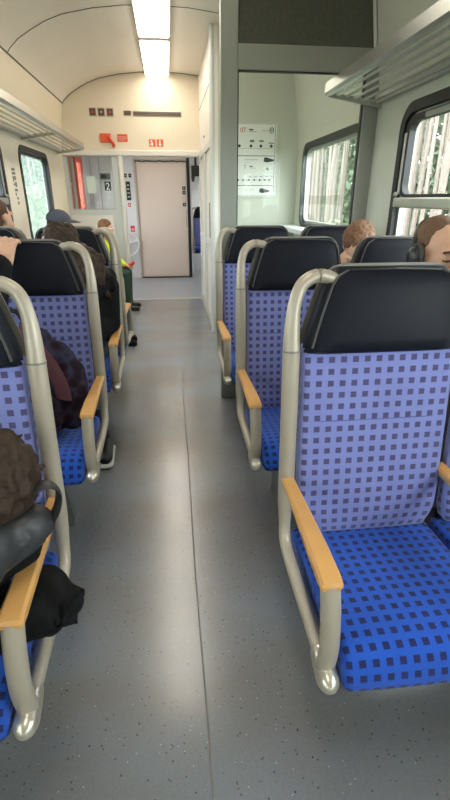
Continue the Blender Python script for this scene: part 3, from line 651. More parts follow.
# ------------------------------------------------------------------ seats
def double_seat(side, name='double_seat'):
    r = empty(name)
    s = side
    def p(d, y, z): return (s*d, y, z)
    # tube frame on the aisle side
    bm = bmesh.new()
    path = smooth_path([p(0.105, 0.445, 1.158), p(0.085, 0.445, 1.166), p(0.055, 0.443, 1.168), p(0.022, 0.438, 1.148), p(0.005, 0.43, 1.105), p(0.0, 0.424, 1.05), p(0.0, 0.418, 0.99)], 6)
    tube(bm, path, [0.0165+0.006*max(0, (k-24)/(len(path)-24)) for k in range(len(path))], 14)
    finish('grab_loop', bm, M['tube'], r)
    bm = bmesh.new()
    path = smooth_path([p(0, 0.418, 0.992), p(0, 0.405, 0.85), p(0, 0.39, 0.66), p(-0.002, 0.375, 0.53), p(-0.004, 0.352, 0.462), p(-0.004, 0.31, 0.437), p(-0.002, 0.2, 0.423), p(0, 0.08, 0.413), p(0, 0.0, 0.41)], 5)
    tube(bm, path, [0.0225 if k < 12 else max(0.0165, 0.0225-0.0012*(k-12)) for k in range(len(path))], 14, asp=0.9); finish('side_frame', bm, M['tube'], r)
    bm = bmesh.new(); tube(bm, [p(0, 0.4175, 0.987), p(0, 0.418, 0.992)], 0.0232, 14); finish('tube_collar', bm, M['shell'], r)
    bm = bmesh.new()
    tube(bm, smooth_path([p(0, 0.03, 0.412), p(0, 0.0, 0.409), p(0, -0.03, 0.402)], 3), [0.0195, 0.021, 0.0225, 0.0235, 0.024, 0.0245, 0.0245], 16)
    ball(bm, p(0, -0.03, 0.402), (0.0245, 0.034, 0.0235), sub=3); finish('foot_cap', bm, M['cap'], r)
    # front post (flat, slightly curved)
    bm = bmesh.new()
    path = smooth_path([p(0.0, -0.012, 0.412), p(0.001, -0.018, 0.48), p(0.001, -0.006, 0.56), p(0.0, 0.012, 0.625)], 5)
    tube(bm, path, [0.0215]*len(path), 16, asp=0.8); finish('front_post', bm, M['tube'], r)
    def arm(dc, y0, y1, nm='armrest', mat='wood', wf=0.0235, wb=0.0165):
        bm = bmesh.new()
        pts = []
        secs = [(y0-0.004, wf*0.75, 0.622, 0.630), (y0+0.001, wf, 0.618, 0.638), (y0+0.02, wf*1.02, 0.617, 0.644), (y0+0.10, wf, 0.622, 0.648), (y1-0.15, (wf+wb)/2, 0.626, 0.648), (y1, wb, 0.63, 0.645)]
        rows = []
        for (y, w, za, zb) in secs:
            c = min(0.006, (zb-za)*0.3)
            rows.append([bm.verts.new((s*(dc+a), y, z)) for a, z in ((-w+c, za), (w-c, za), (w, za+c), (w, zb-c), (w-c, zb), (-w+c, zb), (-w, zb-c), (-w, za+c))])
        for A, B in zip(rows, rows[1:]):
            for k in range(8): bm.faces.new((A[k], A[(k+1) % 8], B[(k+1) % 8], B[k]))
        bm.faces.new(rows[0]); bm.faces.new(rows[-1][::-1])
        return finish(nm, bm, M[mat], r, angle=28)
    arm(0.0, 0.0, 0.385)
    arm(0.45, 0.04, 0.40)
    bm = bmesh.new(); tube(bm, smooth_path([p(0.45, 0.05, 0.61), p(0.45, 0.2, 0.62), p(0.45, 0.42, 0.622)], 4), 0.012, 10); finish('armrest_support', bm, M['tube'], r)
    for d0 in (0.03, 0.468):
        d1 = d0+0.415
        prof = smooth_path([(-0.06+0.012, 0.378, 0), (-0.058, 0.395, 0), (-0.048, 0.428, 0), (-0.028, 0.455, 0), (0.01, 0.468, 0), (0.08, 0.470, 0), (0.18, 0.462, 0), (0.28, 0.452, 0), (0.40, 0.445, 0)], 3)
        prof = [(q.x, q.y) for q in prof]+[(0.42, 0.43), (0.42, 0.375), (0.2, 0.372), (0.0, 0.372)]
        bm = bmesh.new(); slab(bm, prof, d0, d1, 0.02, s, bulge=0.004); finish('seat_cushion', bm, M['cush'], r, angle=50)
        prof = smooth_path([(0.372, 0.452, 0), (0.362, 0.50, 0), (0.366, 0.58, 0), (0.378, 0.68, 0), (0.392, 0.795, 0), (0.404, 0.90, 0), (0.416, 1.0, 0)], 4)
        prof = [(q.x, q.y) for q in prof]+[(0.455, 1.0), (0.445, 0.9), (0.43, 0.7), (0.42, 0.5), (0.415, 0.45)]
        bm = bmesh.new(); slab(bm, prof, d0, d1, 0.018, s, bulge=0.003, taper=lambda z: 1.0-0.10*max(0, (0.56-z)/0.11)**2 if z < 0.56 else 1.0)
        bk = finish('backrest', bm, M['back'], r, angle=35)
        bm = bmesh.new(); tube(bm, [p(d0+0.012, 0.394, 0.80), p(d0+0.1, 0.3905, 0.80), p(d1-0.1, 0.3905, 0.80), p(d1-0.012, 0.394, 0.80)], 0.0014, 6, ref=Vector((0, 0, 1))); finish('seam', bm, M['seam2'], bk)
        # headrest
        dm = (d0+d1)/2; hw = (d1-d0)/2
        zs = [0.982, 0.990, 1.02, 1.06, 1.10, 1.14, 1.165, 1.179, 1.186]
        def wz(z):
            t = (z-0.982)/(1.186-0.982)
            w = hw*1.0-0.046*max(0, t)**1.25
            return w-(0.024*max(0, (t-0.82)/0.18)**2)
        def sh(z): return 0.018*max(0, min(1, (z-0.982)/0.204))
        bm = bmesh.new(); rows = []
        for i, z in enumerate(zs):
            t = (z-0.982)/0.204; w = wz(z)
            yf = 0.392+0.036*t + (0.012 if i in (0,) else 0) + (0.018*max(0, (t-0.85)/0.15)**2)
            yb = yf+0.075-0.02*t
            if i == len(zs)-1: yb = yf+0.03
            row = []
            n = 20
            for k in range(n):                                   # rounded-rectangle ring in x,y
                a = 2*PI*k/n; ca, sa = math.cos(a), math.sin(a); e = 0.35
                xx = math.copysign(abs(ca)**e, ca)*w; yy = math.copysign(abs(sa)**0.55, sa)
                y = (yf+yb)/2+yy*(yb-yf)/2
                if yy < 0: y -= 0.010*(1-(xx/w)**2)*math.sin(PI*min(1, max(0, t)))
                row.append(bm.verts.new((s*(dm+sh(z)+xx), y, z)))
            rows.append(row)
        for A, B in zip(rows, rows[1:]):
            for k in range(20): bm.faces.new((A[k], A[(k+1) % 20], B[(k+1) % 20], B[k]))
        bm.faces.new(rows[0]); bm.faces.new(rows[-1])
        hr = finish('headrest', bm, M['leather'], r, angle=60)
        # piping seam round the face of the headrest
        loop = []
        for z in (1.0, 1.04, 1.08, 1.12, 1.15, 1.168): loop.append((-(wz(z)-0.014), z))
        loop = loop+[(-(wz(1.178)-0.03), 1.178), (0, 1.181)]
        loop = loop+[(-a, b) for a, b in reversed(loop[:-1])]
        bm = bmesh.new()
        tube(bm, [(s*(dm+sh(z)+a), 0.392+0.036*(z-0.982)/0.204+(0.013 if z > 1.17 else 0.003), z+(0.003 if z > 1.17 else 0)) for a, z in loop], 0.0032, 6); finish('piping', bm, M['piping'], hr)
        # rear shell with a visible rim
        bm = bmesh.new()
        out = [(-hw-0.002, 0.46), (-hw-0.004, 0.98)]+[(-wz(z)-0.008, z) for z in (1.04, 1.10, 1.15, 1.172)]+[(-wz(1.184)-0.002, 1.187), (-hw*0.55, 1.193)]
        out = out+[(-a, b) for a, b in reversed(out)]
        lo = [bm.verts.new((s*(dm+sh(z)+a), 0.43+0.04*(z-0.46)/0.73+0.004*(z > 0.97), z)) for a, z in out]
        hi = [bm.verts.new((s*(dm+sh(z)+a*0.95), 0.465+0.04*(z-0.46)/0.73, z-0.004)) for a, z in out]
        n = len(out)
        bm.faces.new(lo); bm.faces.new(hi[::-1])
        for i in range(n): bm.faces.new((lo[i], lo[(i+1) % n], hi[(i+1) % n], hi[i]))
        finish('back_shell', bm, M['shell'], r, smooth=False)
    # beam and pedestal
    bm = bmesh.new(); box(bm, *sorted((0.01*s, 0.88*s)), 0.10, 0.34, 0.345, 0.374, 0.006); finish('seat_beam', bm, M['pedestal'], r, smooth=False)
    bm = bmesh.new(); poly_extrude(bm, [p(0.16, 0.14, 0.35), p(0.16, 0.36, 0.35), p(0.16, 0.36, 0.03), p(0.16, 0.38, 0.0), p(0.16, 0.20, 0.0), p(0.16, 0.22, 0.03)], (s*0.035, 0, 0)); finish('pedestal', bm, M['pedestal'], r, smooth=False)
    bm = bmesh.new(); poly_extrude(bm, [p(0.70, 0.14, 0.35), p(0.70, 0.36, 0.35), p(0.70, 0.36, 0.03), p(0.70, 0.38, 0.0), p(0.70, 0.20, 0.0), p(0.70, 0.22, 0.03)], (s*0.035, 0, 0)); finish('pedestal', bm, M['pedestal'], r, smooth=False)
    return r
def copy_tree(o, parent=None):
    c = o.copy(); COL.objects.link(c)
    if parent is not None: c.parent = parent
    for ch in o.children: copy_tree(ch, c)
    return c
SG = 'blue double seats in rows'
ROWR = [(0.658, 'blue checked double seat nearest on the right of the aisle, both places empty in view'),
        (1.526, 'blue checked double seat on the right behind the nearest one, carrying the man with headphones'),
        (2.42, 'blue checked double seat on the right directly in front of the glass partition')]
ROWL = [(0.64, 'blue checked double seat nearest on the left, with a black jacket over its armrest'),
        (1.515, 'blue checked double seat on the left with the dark purple backpack on it'),
        (2.387, 'blue checked double seat on the left with the long-haired person in black')]
SR = double_seat(1); SL = double_seat(-1)
for rows, proto, sd in ((ROWR, SR, 1), (ROWL, SL, -1)):
    for i, (y, lb) in enumerate(rows):
        o = proto if i == 0 else copy_tree(proto)
        o.location = (XC+sd*0.306, y, 0); tag(o, lb, 'seat', SG)
o = copy_tree(SR); o.location = (XC-0.306, 3.41, 0); o.rotation_euler.z = PI; tag(o, 'blue double seat on the left facing away, last before the side bench', 'seat', SG)
o = copy_tree(SR); o.location = (0.47, 9.35, 0); tag(o, 'blue double seat in the next carriage seen through the opening beside the gangway door', 'seat', SG)

# side bench: flip seats along the left wall
def side_seat():
    r = empty('side_seat')
    prof = [(-0.20, 0.40), (-0.21, 0.43), (-0.19, 0.45), (0.19, 0.45), (0.21, 0.43), (0.20, 0.40)]
    bm = bmesh.new(); slab(bm, prof, 0.0, 0.40, 0.015, 1); finish('seat_cushion', bm, M['cush'], r)
    prof = [(-0.20, 0.50), (-0.21, 0.52), (-0.21, 0.90), (-0.19, 0.92), (0.19, 0.92), (0.21, 0.90), (0.21, 0.52), (0.20, 0.50)]
    bm = bmesh.new(); slab(bm, prof, 0.0, 0.055, 0.012, 1); finish('backrest', bm, M['back'], r)
    bm = bmesh.new(); box(bm, 0.0, 0.05, -0.18, 0.18, 0, 0.5); box(bm, 0.03, 0.32, -0.03, 0.03, 0.36, 0.405); finish('support', bm, M['pedestal'], r, smooth=False)
    return r
ss = side_seat()
for i, (y, lb) in enumerate(((4.5, 'blue flip seat along the left wall under the person in a cap'), (4.96, 'blue flip seat along the left wall, second from the last seat row'), (5.42, 'blue flip seat along the left wall, third from the last seat row'), (6.1, 'blue flip seat along the left wall under the person in a yellow vest'))):
    o = ss if i == 0 else copy_tree(ss)
    o.location = (XL+0.052, y, 0); tag(o, lb, 'seat', 'flip seats along the left wall')

# ------------------------------------------------------------------ people
def frame_from(fwd, up=(0, 0, 1)):
    f = Vector(fwd).normalized(); u = Vector(up); rgt = f.cross(u).normalized(); u = rgt.cross(f)
    return Matrix((rgt, f, u)).transposed()           # local x = right of the person, y = forward, z = up

class Fig:
    def __init__(s): s.pr = []                          # (kind, p0, r0, p1, r1, mat)
    def cap(s, p0, r0, p1, r1, mat): s.pr.append((Vector(p0), r0, Vector(p1), r1, mat, None, None)); return s
    def chain(s, pts, rs, mat):
        for i in range(len(pts)-1): s.cap(pts[i], rs[i], pts[i+1], rs[i+1], mat)
    def ell(s, c, rad, rot, mat): s.pr.append((Vector(c), 0, Vector(c), 0, mat, rad, rot if rot is not None else Matrix.Identity(3))); return s
    def head(s, c, fwd, up=(0, 0, 1), k=1.0, skin=0, lip=1, dark=2, closed=True):
        R = frame_from(fwd, up); c = Vector(c)
        g = lambda x, y, z: c+R @ Vector((x*k, y*k, z*k))
        e = lambda x, y, z, a, b, d, m: s.ell(g(x, y, z), (a*k, b*k, d*k), R, m)
        e(0, -0.012, 0.03, 0.075, 0.094, 0.085, skin)       # cranium
        e(0, 0.028, -0.02, 0.064, 0.066, 0.085, skin)       # face
        e(0, 0.045, -0.085, 0.040, 0.040, 0.032, skin)      # jaw and chin
        e(0, 0.075, -0.098, 0.018, 0.016, 0.015, skin)
        for q in (-1, 1):
            e(q*0.042, 0.066, -0.04, 0.024, 0.022, 0.026, skin)   # cheeks
            e(q*0.031, 0.083, 0.032, 0.026, 0.013, 0.010, skin)   # brow ridge
            e(q*0.031, 0.0835, 0.008, 0.0145, 0.010, 0.009, skin if closed else dark)
            s.cap(g(q*0.018, 0.0945, 0.003), 0.0022*k, g(q*0.044, 0.088, 0.003), 0.0022*k, dark)    # lash line
            s.cap(g(q*0.016, 0.099, 0.030), 0.0035*k, g(q*0.048, 0.088, 0.031), 0.0025*k, 3)         # eyebrow
            e(q*0.078, -0.004, -0.005, 0.010, 0.020, 0.032, skin)  # ear
            e(q*0.010, 0.104, -0.038, 0.009, 0.011, 0.008, skin)   # nostril wings
        s.cap(g(0, 0.094, 0.018), 0.009*k, g(0, 0.114, -0.030), 0.0125*k, skin)   # nose
        s.cap(g(-0.022, 0.088, -0.066), 0.006*k, g(0, 0.096, -0.063), 0.007*k, lip); s.cap(g(0, 0.096, -0.063), 0.007*k, g(0.022, 0.088, -0.066), 0.006*k, lip)
        s.cap(g(-0.018, 0.089, -0.076), 0.006*k, g(0.018, 0.089, -0.076), 0.006*k, lip)
        return R
    def hand(s, wrist, d, nrm, k=1.0, curl=0.5, mat=0, thumb=1):
        """d = direction of fingers, nrm = back of the hand, thumb=+1/-1 side"""
        d = Vector(d).normalized(); n = Vector(nrm); n = (n-d*n.dot(d)).normalized(); x = d.cross(n)*thumb; w = Vector(wrist)
        for t in (-0.028, -0.009, 0.010, 0.028):
            s.cap(w+d*0.01*k+x*t*0.6*k, 0.017*k, w+d*0.085*k+x*t*k, 0.0115*k, mat); s.ell(w+d*0.086*k+x*t*1.05*k+n*0.004*k, (0.0105*k,)*3, None, mat)
        for t, L in ((-0.033, 0.060), (-0.011, 0.074), (0.011, 0.079), (0.032, 0.070)):
            p = w+d*0.088*k+x*t*k; dd = d.copy(); r = 0.0095*k
            for j, f in enumerate((0.42, 0.33, 0.25)):
                dd = (dd-n*curl*(0.55+0.5*j)).normalized(); q = p+dd*L*k*f*1.05; s.cap(p, r, q, r*0.92, mat); p = q; r *= 0.92
        p = w+d*0.03*k+x*0.032*k; q = p+(d*0.7+x*0.6-n*0.3).normalized()*0.042*k; s.cap(p, 0.013*k, q, 0.011*k, mat)
        s.cap(q, 0.011*k, q+(d*0.9+x*0.1-n*0.5*curl).normalized()*0.034*k, 0.009*k, mat)
    def build(s, name, mats, parent, voxel=0.008, smooth=3, disp=None):
        bm = bmesh.new()
        for (a, r0, b, r1, m, rad, rot) in s.pr:
            if rad is not None: ball(bm, a, rad, rot, 3)
            else:
                sub = 2 if max(r0, r1) < 0.03 else 3
                ball(bm, a, r0, None, sub)
                if (b-a).length > 1e-5:
                    ball(bm, b, r1, None, sub); tube(bm, [a, b], [r0, r1], 14)
        me = bpy.data.meshes.new(name); bm.to_mesh(me); bm.free()
        o = bpy.data.objects.new(name, me); COL.objects.link(o)
        md = o.modifiers.new('r', 'REMESH'); md.mode = 'VOXEL'; md.voxel_size = voxel; md.use_smooth_shade = True
        if smooth:
            m2 = o.modifiers.new('s', 'SMOOTH'); m2.factor = 0.5; m2.iterations = smooth
        dg = bpy.context.evaluated_depsgraph_get(); me2 = bpy.data.meshes.new_from_object(o.evaluated_get(dg))
        bpy.data.objects.remove(o); bpy.data.meshes.remove(me); me2.name = name
        if disp:
            amp, sc = disp
            for v in me2.vertices:
                v.co += v.normal*amp*noise.noise(v.co*sc)
        for mm in mats: me2.materials.append(M[mm])
        # material by the nearest primitive
        n = len(me2.polygons); C = np.empty(n*3); me2.polygons.foreach_get('center', C); C = C.reshape(-1, 3)
        best = np.full(n, 1e9); idx = np.zeros(n, dtype=np.int32)
        for (a, r0, b, r1, m, rad, rot) in s.pr:
            A = np.array(a)
            if rad is not None:
                Lp = (C-A) @ np.array(rot); q = np.linalg.norm(Lp/np.array(rad), axis=1); D = (q-1)*min(rad)
            else:
                ab = np.array(b-a); l2 = max(1e-9, ab @ ab); t = np.clip(((C-A) @ ab)/l2, 0, 1)
                D = np.linalg.norm(C-A-t[:, None]*ab, axis=1)-(r0+(r1-r0)*t)
            k = D < best; best[k] = D[k]; idx[k] = m
        if len(mats) > 1: me2.polygons.foreach_set('material_index', np.minimum(idx, len(mats)-1).astype(np.int32))
        me2.polygons.foreach_set('use_smooth', np.ones(n, dtype=bool))
        oo = bpy.data.objects.new(name, me2); COL.objects.link(oo)
        if parent is not None:
            me2.transform(Matrix.Translation(-Vector(parent.location))); oo.parent = parent
        return oo

def seated(F, hip, neck, sh_w, knees, feet, cloth, trousers, k=1.0, shoe=None, ax=None, fd=(0, -1, 0)):
    """torso and legs; ax = across-the-shoulders direction, fd = toe direction"""
    hip, neck = Vector(hip), Vector(neck); ax = Vector(ax if ax else (1, 0, 0)); fd = Vector(fd)
    ch = hip.lerp(neck, 0.62)
    for q in (-1, 1):
        F.cap(hip+ax*q*0.085*k, 0.105*k, ch+ax*q*0.07*k, 0.105*k, cloth)
        F.cap(ch+ax*q*0.07*k, 0.105*k, neck.lerp(ch, 0.22)+ax*q*(sh_w-0.05), 0.058*k, cloth)
    F.cap(ch, 0.11*k, neck, 0.055*k, cloth)
    for q, kn, ft in ((-1, knees[0], feet[0]), (1, knees[1], feet[1])):
        kn, ft = Vector(kn), Vector(ft)
        F.cap(hip+ax*q*0.09*k, 0.088*k, kn, 0.060*k, trousers); F.cap(kn, 0.060*k, ft+Vector((0, 0, 0.06)), 0.042*k, trousers)
        if shoe is not None:
            F.cap(ft+Vector((0, 0, 0.042))-fd*0.03, 0.04*k, ft+Vector((0, 0, 0.033))+fd*0.13*k, 0.033*k, shoe)
            F.cap(ft+Vector((0, 0, 0.016))-fd*0.04, 0.016, ft+Vector((0, 0, 0.016))+fd*0.15*k, 0.016, shoe)

def hair_cap(c, fwd, up, k, mat, parent, name='hair', extra=None, disp=(0.008, 60), front=-0.02, low=0.0):
    R = frame_from(fwd, up); c = Vector(c); H = Fig()
    H.ell(c+R @ Vector((0, (-0.022+front*0.3)*k, 0.045*k)), (0.083*k, 0.093*k, 0.083*k), R, 0)
    H.ell(c+R @ Vector((0, -0.05*k, (-0.01+low)*k)), (0.078*k, 0.066*k, 0.085*k), R, 0)
    if extra: extra(H, c, R, k)
    return H.build(name, [mat], parent, voxel=0.007, smooth=1, disp=disp)

def fade(H, c, R, k):
    for q in (-1, 1): H.ell(c+R @ Vector((q*0.063*k, -0.022*k, 0.045*k)), (0.016*k, 0.04*k, 0.035*k), R, 0)
# 1. man with headphones, window place of the second row on the right
hc = Vector((0.955, 1.59, 1.157)); fw = Vector((0.0, -1, -0.14))
P1 = tag(empty('person', (0.98, 1.75, 0.45)), 'person with short brown hair and closed eyes wearing black headphones, seated by the right window', 'person')
F = Fig(); up1 = Vector((0.0, -0.14, 1)); R1 = F.head(hc, fw, up1, 0.95)
F.cap(hc+R1 @ Vector((0, -0.02, -0.08)), 0.056, (1.0, 1.74, 0.97), 0.062, 0)
seated(F, (0.98, 1.79, 0.56), (0.99, 1.75, 0.99), 0.20, ((0.89, 1.42, 0.50), (1.08, 1.42, 0.50)), ((0.88, 1.42, 0.0), (1.08, 1.42, 0.0)), 4, 5, 1.0, 5)
for q in (-1, 1): F.chain([(0.985+q*0.185, 1.75, 0.90), (0.985+q*0.215, 1.68, 0.70), (0.985+q*0.09, 1.47, 0.62)], [0.055, 0.045, 0.034], 4)
for q in (-1, 1): F.hand((0.985+q*0.09, 1.47, 0.62), (-q*0.6, -0.8, -0.2), (0, 0.2, 1), 0.95, 0.35, 0, -q)
F.build('body', ['skin', 'lip', 'eye', 'hair_b', 'greycloth', 'navy'], P1, 0.006, 2)
hair_cap(hc, fw, up1, 0.975, 'hair_s', P1, front=-0.075, disp=(0.003, 90), extra=fade)
for q in (-1, 1):
    for nm, pts, rr, mt in (('eyebrow', ((0.016, 0.101, 0.028), (0.032, 0.099, 0.034), (0.050, 0.088, 0.029)), 0.0038, 'hair_b'), ('eyelash', ((0.016, 0.094, 0.004), (0.031, 0.0955, -0.001), (0.046, 0.087, 0.003)), 0.0022, 'eye')):
        bm = bmesh.new(); tube(bm, smooth_path([hc+R1 @ Vector((q*a, b, c))*0.95 for a, b, c in pts], 4), rr, 8); child(nm, bm, M[mt], P1)
HP = tag(empty('headphones', hc), 'black over-ear headphones on the head of the person by the right window', 'headphones')
bm = bmesh.new(); pts = []
for k in range(17):
    a = PI*k/16; pts.append(hc+R1 @ Vector((0.090*math.cos(a), -0.020-0.088*math.sin(a), 0.002+0.100*math.sin(a))))
tube(bm, pts, 0.012, 10, ref=R1 @ Vector((0, 1, 0)), asp=0.5); child('headband', bm, M['black'], HP)
for q in (-1, 1):
    bm = bmesh.new(); ball(bm, hc+R1 @ Vector((q*0.094, -0.012, -0.012)), (0.022, 0.037, 0.044), R1, 3); ec = child('ear_cup', bm, M['black'], HP)
    bm = bmesh.new(); tube(bm, [hc+R1 @ Vector((q*0.084, -0.012+0.032*math.cos(a), -0.012+0.042*math.sin(a))) for a in [2*PI*k/24 for k in range(24)]], 0.011, 8, ref=R1 @ Vector((1, 0, 0)), closed=True)
    bmesh.ops.translate(bm, verts=bm.verts[:], vec=-Vector(HP.location)); finish('ear_pad', bm, M['piping'], ec)

# 2. person with bowed head, window place of the third row on the right
hc = Vector((1.040, 2.56, 1.090)); fw = Vector((-0.45, -0.6, -1.0)); up2 = Vector((-0.5, -0.75, 0.8))
P2 = tag(empty('person', (1.0, 2.65, 0.45)), 'person with reddish-brown hair bowing the head, in front of the glass partition', 'person')
F = Fig(); R2 = F.head(hc, fw, up2, 1.0)
F.cap(hc+R2 @ Vector((0, -0.04, -0.07)), 0.055, (1.0, 2.66, 0.98), 0.06, 0)
seated(F, (0.99, 2.68, 0.56), (0.99, 2.66, 0.98), 0.2, ((0.89, 2.31, 0.50), (1.08, 2.31, 0.50)), ((0.88, 2.33, 0.0), (1.08, 2.33, 0.0)), 4, 5, 1.0, 5)
for q in (-1, 1): F.chain([(0.985+q*0.18, 2.66, 0.90), (0.985+q*0.21, 2.55, 0.70), (0.985+q*0.08, 2.34, 0.63)], [0.055, 0.045, 0.034], 4)
for q in (-1, 1): F.hand((0.985+q*0.08, 2.34, 0.63), (-q*0.6, -0.8, -0.2), (0, 0.2, 1), 0.95, 0.35, 0, -q)
F.build('body', ['skin2', 'lip', 'eye', 'hair_r', 'navy', 'navy'], P2, 0.0075, 2)
hair_cap(hc, fw, up2, 1.04, 'hair_r', P2, disp=(0.008, 75), extra=fade, low=-0.02)

# 3. sleeper bent over the nearest left armrest
hc = Vector((-0.398, 0.83, 0.785)); fw = Vector((-0.25, -0.55, -0.85)); up3 = Vector((0.35, -0.75, 0.5))
P3 = tag(empty('person', (-0.85, 0.8, 0.45)), 'dark-haired person slumped over the nearest left armrest in a black jacket', 'person')
F = Fig(); R3 = F.head(hc, fw, up3, 1.06)
F.cap(hc+R3 @ Vector((0, -0.04, -0.07)), 0.055, (-0.60, 0.86, 0.79), 0.06, 0)
seated(F, (-0.92, 0.86, 0.57), (-0.66, 0.87, 0.80), 0.17, ((-0.95, 0.52, 0.52), (-0.80, 0.50, 0.52)), ((-0.95, 0.52, 0.0), (-0.80, 0.50, 0.0)), 4, 4, 1.0, 4, ax=(0.75, 0.3, -0.5))
F.chain([(-0.58, 0.80, 0.76), (-0.46, 0.66, 0.70), (-0.52, 0.60, 0.60)], [0.055, 0.046, 0.036], 4)
F.chain([(-0.78, 0.95, 0.86), (-0.85, 0.75, 0.70), (-0.70, 0.6, 0.62)], [0.055, 0.046, 0.036], 4)
F.hand((-0.70, 0.6, 0.62), (0.7, -0.6, -0.2), (0, 0, 1), 0.95, 0.4, 0, 1)
F.hand((-0.52, 0.60, 0.60), (-0.7, -0.6, -0.2), (0, 0, 1), 0.95, 0.4, 0, -1)
F.build('body', ['skin2', 'lip', 'eye', 'hair_d', 'blackcloth'], P3, 0.008, 2)
def ex3(H, c, R, k):
    rnd = random.Random(3)
    for i in range(110):
        a = rnd.uniform(0, 2*PI); b = rnd.uniform(0.1, 1.6)
        v = R @ Vector((math.sin(b)*math.cos(a)*0.086, -0.02+math.sin(b)*math.sin(a)*0.095, 0.035+math.cos(b)*0.09))
        t = R @ Vector((rnd.uniform(-0.02, 0.02), rnd.uniform(-0.03, 0.03), -0.045))
        H.cap(c+v*1.02, 0.010, c+v*1.05+t, 0.005, 0)
hair_cap(hc, fw, up3, 1.12, 'hair_d', P3, disp=(0.012, 42), extra=ex3, low=-0.02)

# jacket draped over the armrest
JK = tag(empty('jacket', (-0.35, 0.75, 0.5)), 'black jacket draped over the nearest left armrest, its sleeve hanging into the aisle', 'jacket')
F = Fig()
F.chain([(-0.66, 0.54, 0.68), (-0.50, 0.62, 0.72), (-0.38, 0.70, 0.735), (-0.30, 0.785, 0.735)], [0.095, 0.085, 0.062, 0.04], 0)
F.chain([(-0.60, 0.62, 0.62), (-0.44, 0.70, 0.68), (-0.33, 0.80, 0.685)], [0.09, 0.066, 0.045], 1)
F.chain([(-0.50, 0.70, 0.53), (-0.40, 0.73, 0.535), (-0.31, 0.75, 0.55), (-0.272, 0.755, 0.55)], [0.07, 0.06, 0.055, 0.042], 1)
F.chain([(-0.40, 0.78, 0.53), (-0.30, 0.765, 0.52), (-0.285, 0.75, 0.508)], [0.05, 0.042, 0.03], 1)
F.chain([(-0.30, 0.785, 0.58), (-0.27, 0.77, 0.575), (-0.25, 0.755, 0.56)], [0.036, 0.034, 0.034], 1)
F.build('jacket_body', ['dgreycloth', 'blackcloth'], JK, 0.006, 2, disp=(0.016, 20))
bm = bmesh.new(); tube(bm, [(-0.285, 0.768, 0.565), (-0.262, 0.757, 0.555), (-0.259, 0.7555, 0.554), (-0.236, 0.744, 0.546), (-0.233, 0.7425, 0.545), (-0.236, 0.744, 0.546)], [0.036, 0.041, 0.045, 0.047, 0.044, 0.036], 20, ref=Vector((0, 0, 1)), asp=0.8); child('cuff', bm, M['blackcloth'], JK, angle=60)
bm = bmesh.new()
lp = smooth_path([(-0.335, 0.76, 0.765), (-0.30, 0.79, 0.805), (-0.268, 0.81, 0.815), (-0.248, 0.815, 0.795), (-0.255, 0.805, 0.755), (-0.285, 0.79, 0.72)], 5)
tube(bm, lp, 0.022, 8, ref=Vector((0.45, -0.9, 0.1)), asp=0.22); child('hanger_loop', bm, M['dgreycloth'], JK)

# 4. passenger in the second left row, only the raised forearm in view
P4 = tag(empty('person', (-1.0, 1.8, 0.45)), 'person in a black long-sleeved top gripping the top of a left headrest', 'person')
F = Fig(); hc = Vector((-1.06, 1.70, 1.10)); R4 = F.head(hc, (0.2, -1, -0.1), (0, 0, 1), 1.0)
F.cap(hc+Vector((0, 0.02, -0.08)), 0.055, (-1.03, 1.74, 0.95), 0.06, 0)
seated(F, (-1.0, 1.77, 0.56), (-1.02, 1.74, 0.96), 0.2, ((-1.09, 1.40, 0.50), (-0.91, 1.40, 0.50)), ((-1.09, 1.42, 0.0), (-0.91, 1.42, 0.0)), 4, 4, 1.0, 4)
F.chain([(-1.20, 1.74, 0.86), (-1.20, 1.62, 0.66), (-1.07, 1.43, 0.62)], [0.055, 0.045, 0.034], 4); F.hand((-1.07, 1.43, 0.62), (0.4, -0.8, -0.2), (0, 0.2, 1), 0.95, 0.35, 0, 1)
F.chain([(-0.86, 1.70, 0.86), (-0.76, 1.62, 0.72)], [0.06, 0.052], 4)
F.chain([(-0.76, 1.62, 0.72), (-0.67, 1.76, 0.95), (-0.632, 1.825, 1.105)], [0.062, 0.060, 0.052], 4)
F.cap((-0.630, 1.83, 1.10), 0.034, (-0.618, 1.845, 1.125), 0.031, 0)
F.hand((-0.618, 1.85, 1.11), (0.12, 0.45, 0.88), (0.05, -0.88, 0.45), 1.0, 1.7, 0, -1)
F.build('body', ['skin', 'lip', 'eye', 'hair_d', 'blackcloth'], P4, 0.0048, 1)
hair_cap(hc, (0.2, -1, -0.1), (0, 0, 1), 1.0, 'hair_d', P4)

# 5. long-haired person in the third left row
P5 = tag(empty('person', (-0.55, 2.6, 0.45)), 'person with long curly dark brown hair and black hooded jacket in the third left row', 'person')
hc = Vector((-0.575, 2.62, 1.09)); fw = Vector((-0.85, -0.5, -0.35)); up5 = Vector((-0.25, -0.1, 1))
F = Fig(); R5 = F.head(hc, fw, up5, 0.98)
F.cap(hc+R5 @ Vector((0, -0.02, -0.08)), 0.05, (-0.50, 2.66, 0.96), 0.055, 0)
seated(F, (-0.54, 2.67, 0.57), (-0.49, 2.66, 0.97), 0.19, ((-0.64, 2.28, 0.51), (-0.46, 2.28, 0.51)), ((-0.62, 2.35, 0.0), (-0.43, 2.40, 0.0)), 4, 5, 1.0, 4)
F.chain([(-0.345, 2.62, 0.895), (-0.345, 2.58, 0.70), (-0.47, 2.38, 0.62)], [0.062, 0.054, 0.04], 4)
F.chain([(-0.66, 2.64, 0.89), (-0.70, 2.56, 0.70), (-0.60, 2.36, 0.62)], [0.06, 0.05, 0.04], 4)
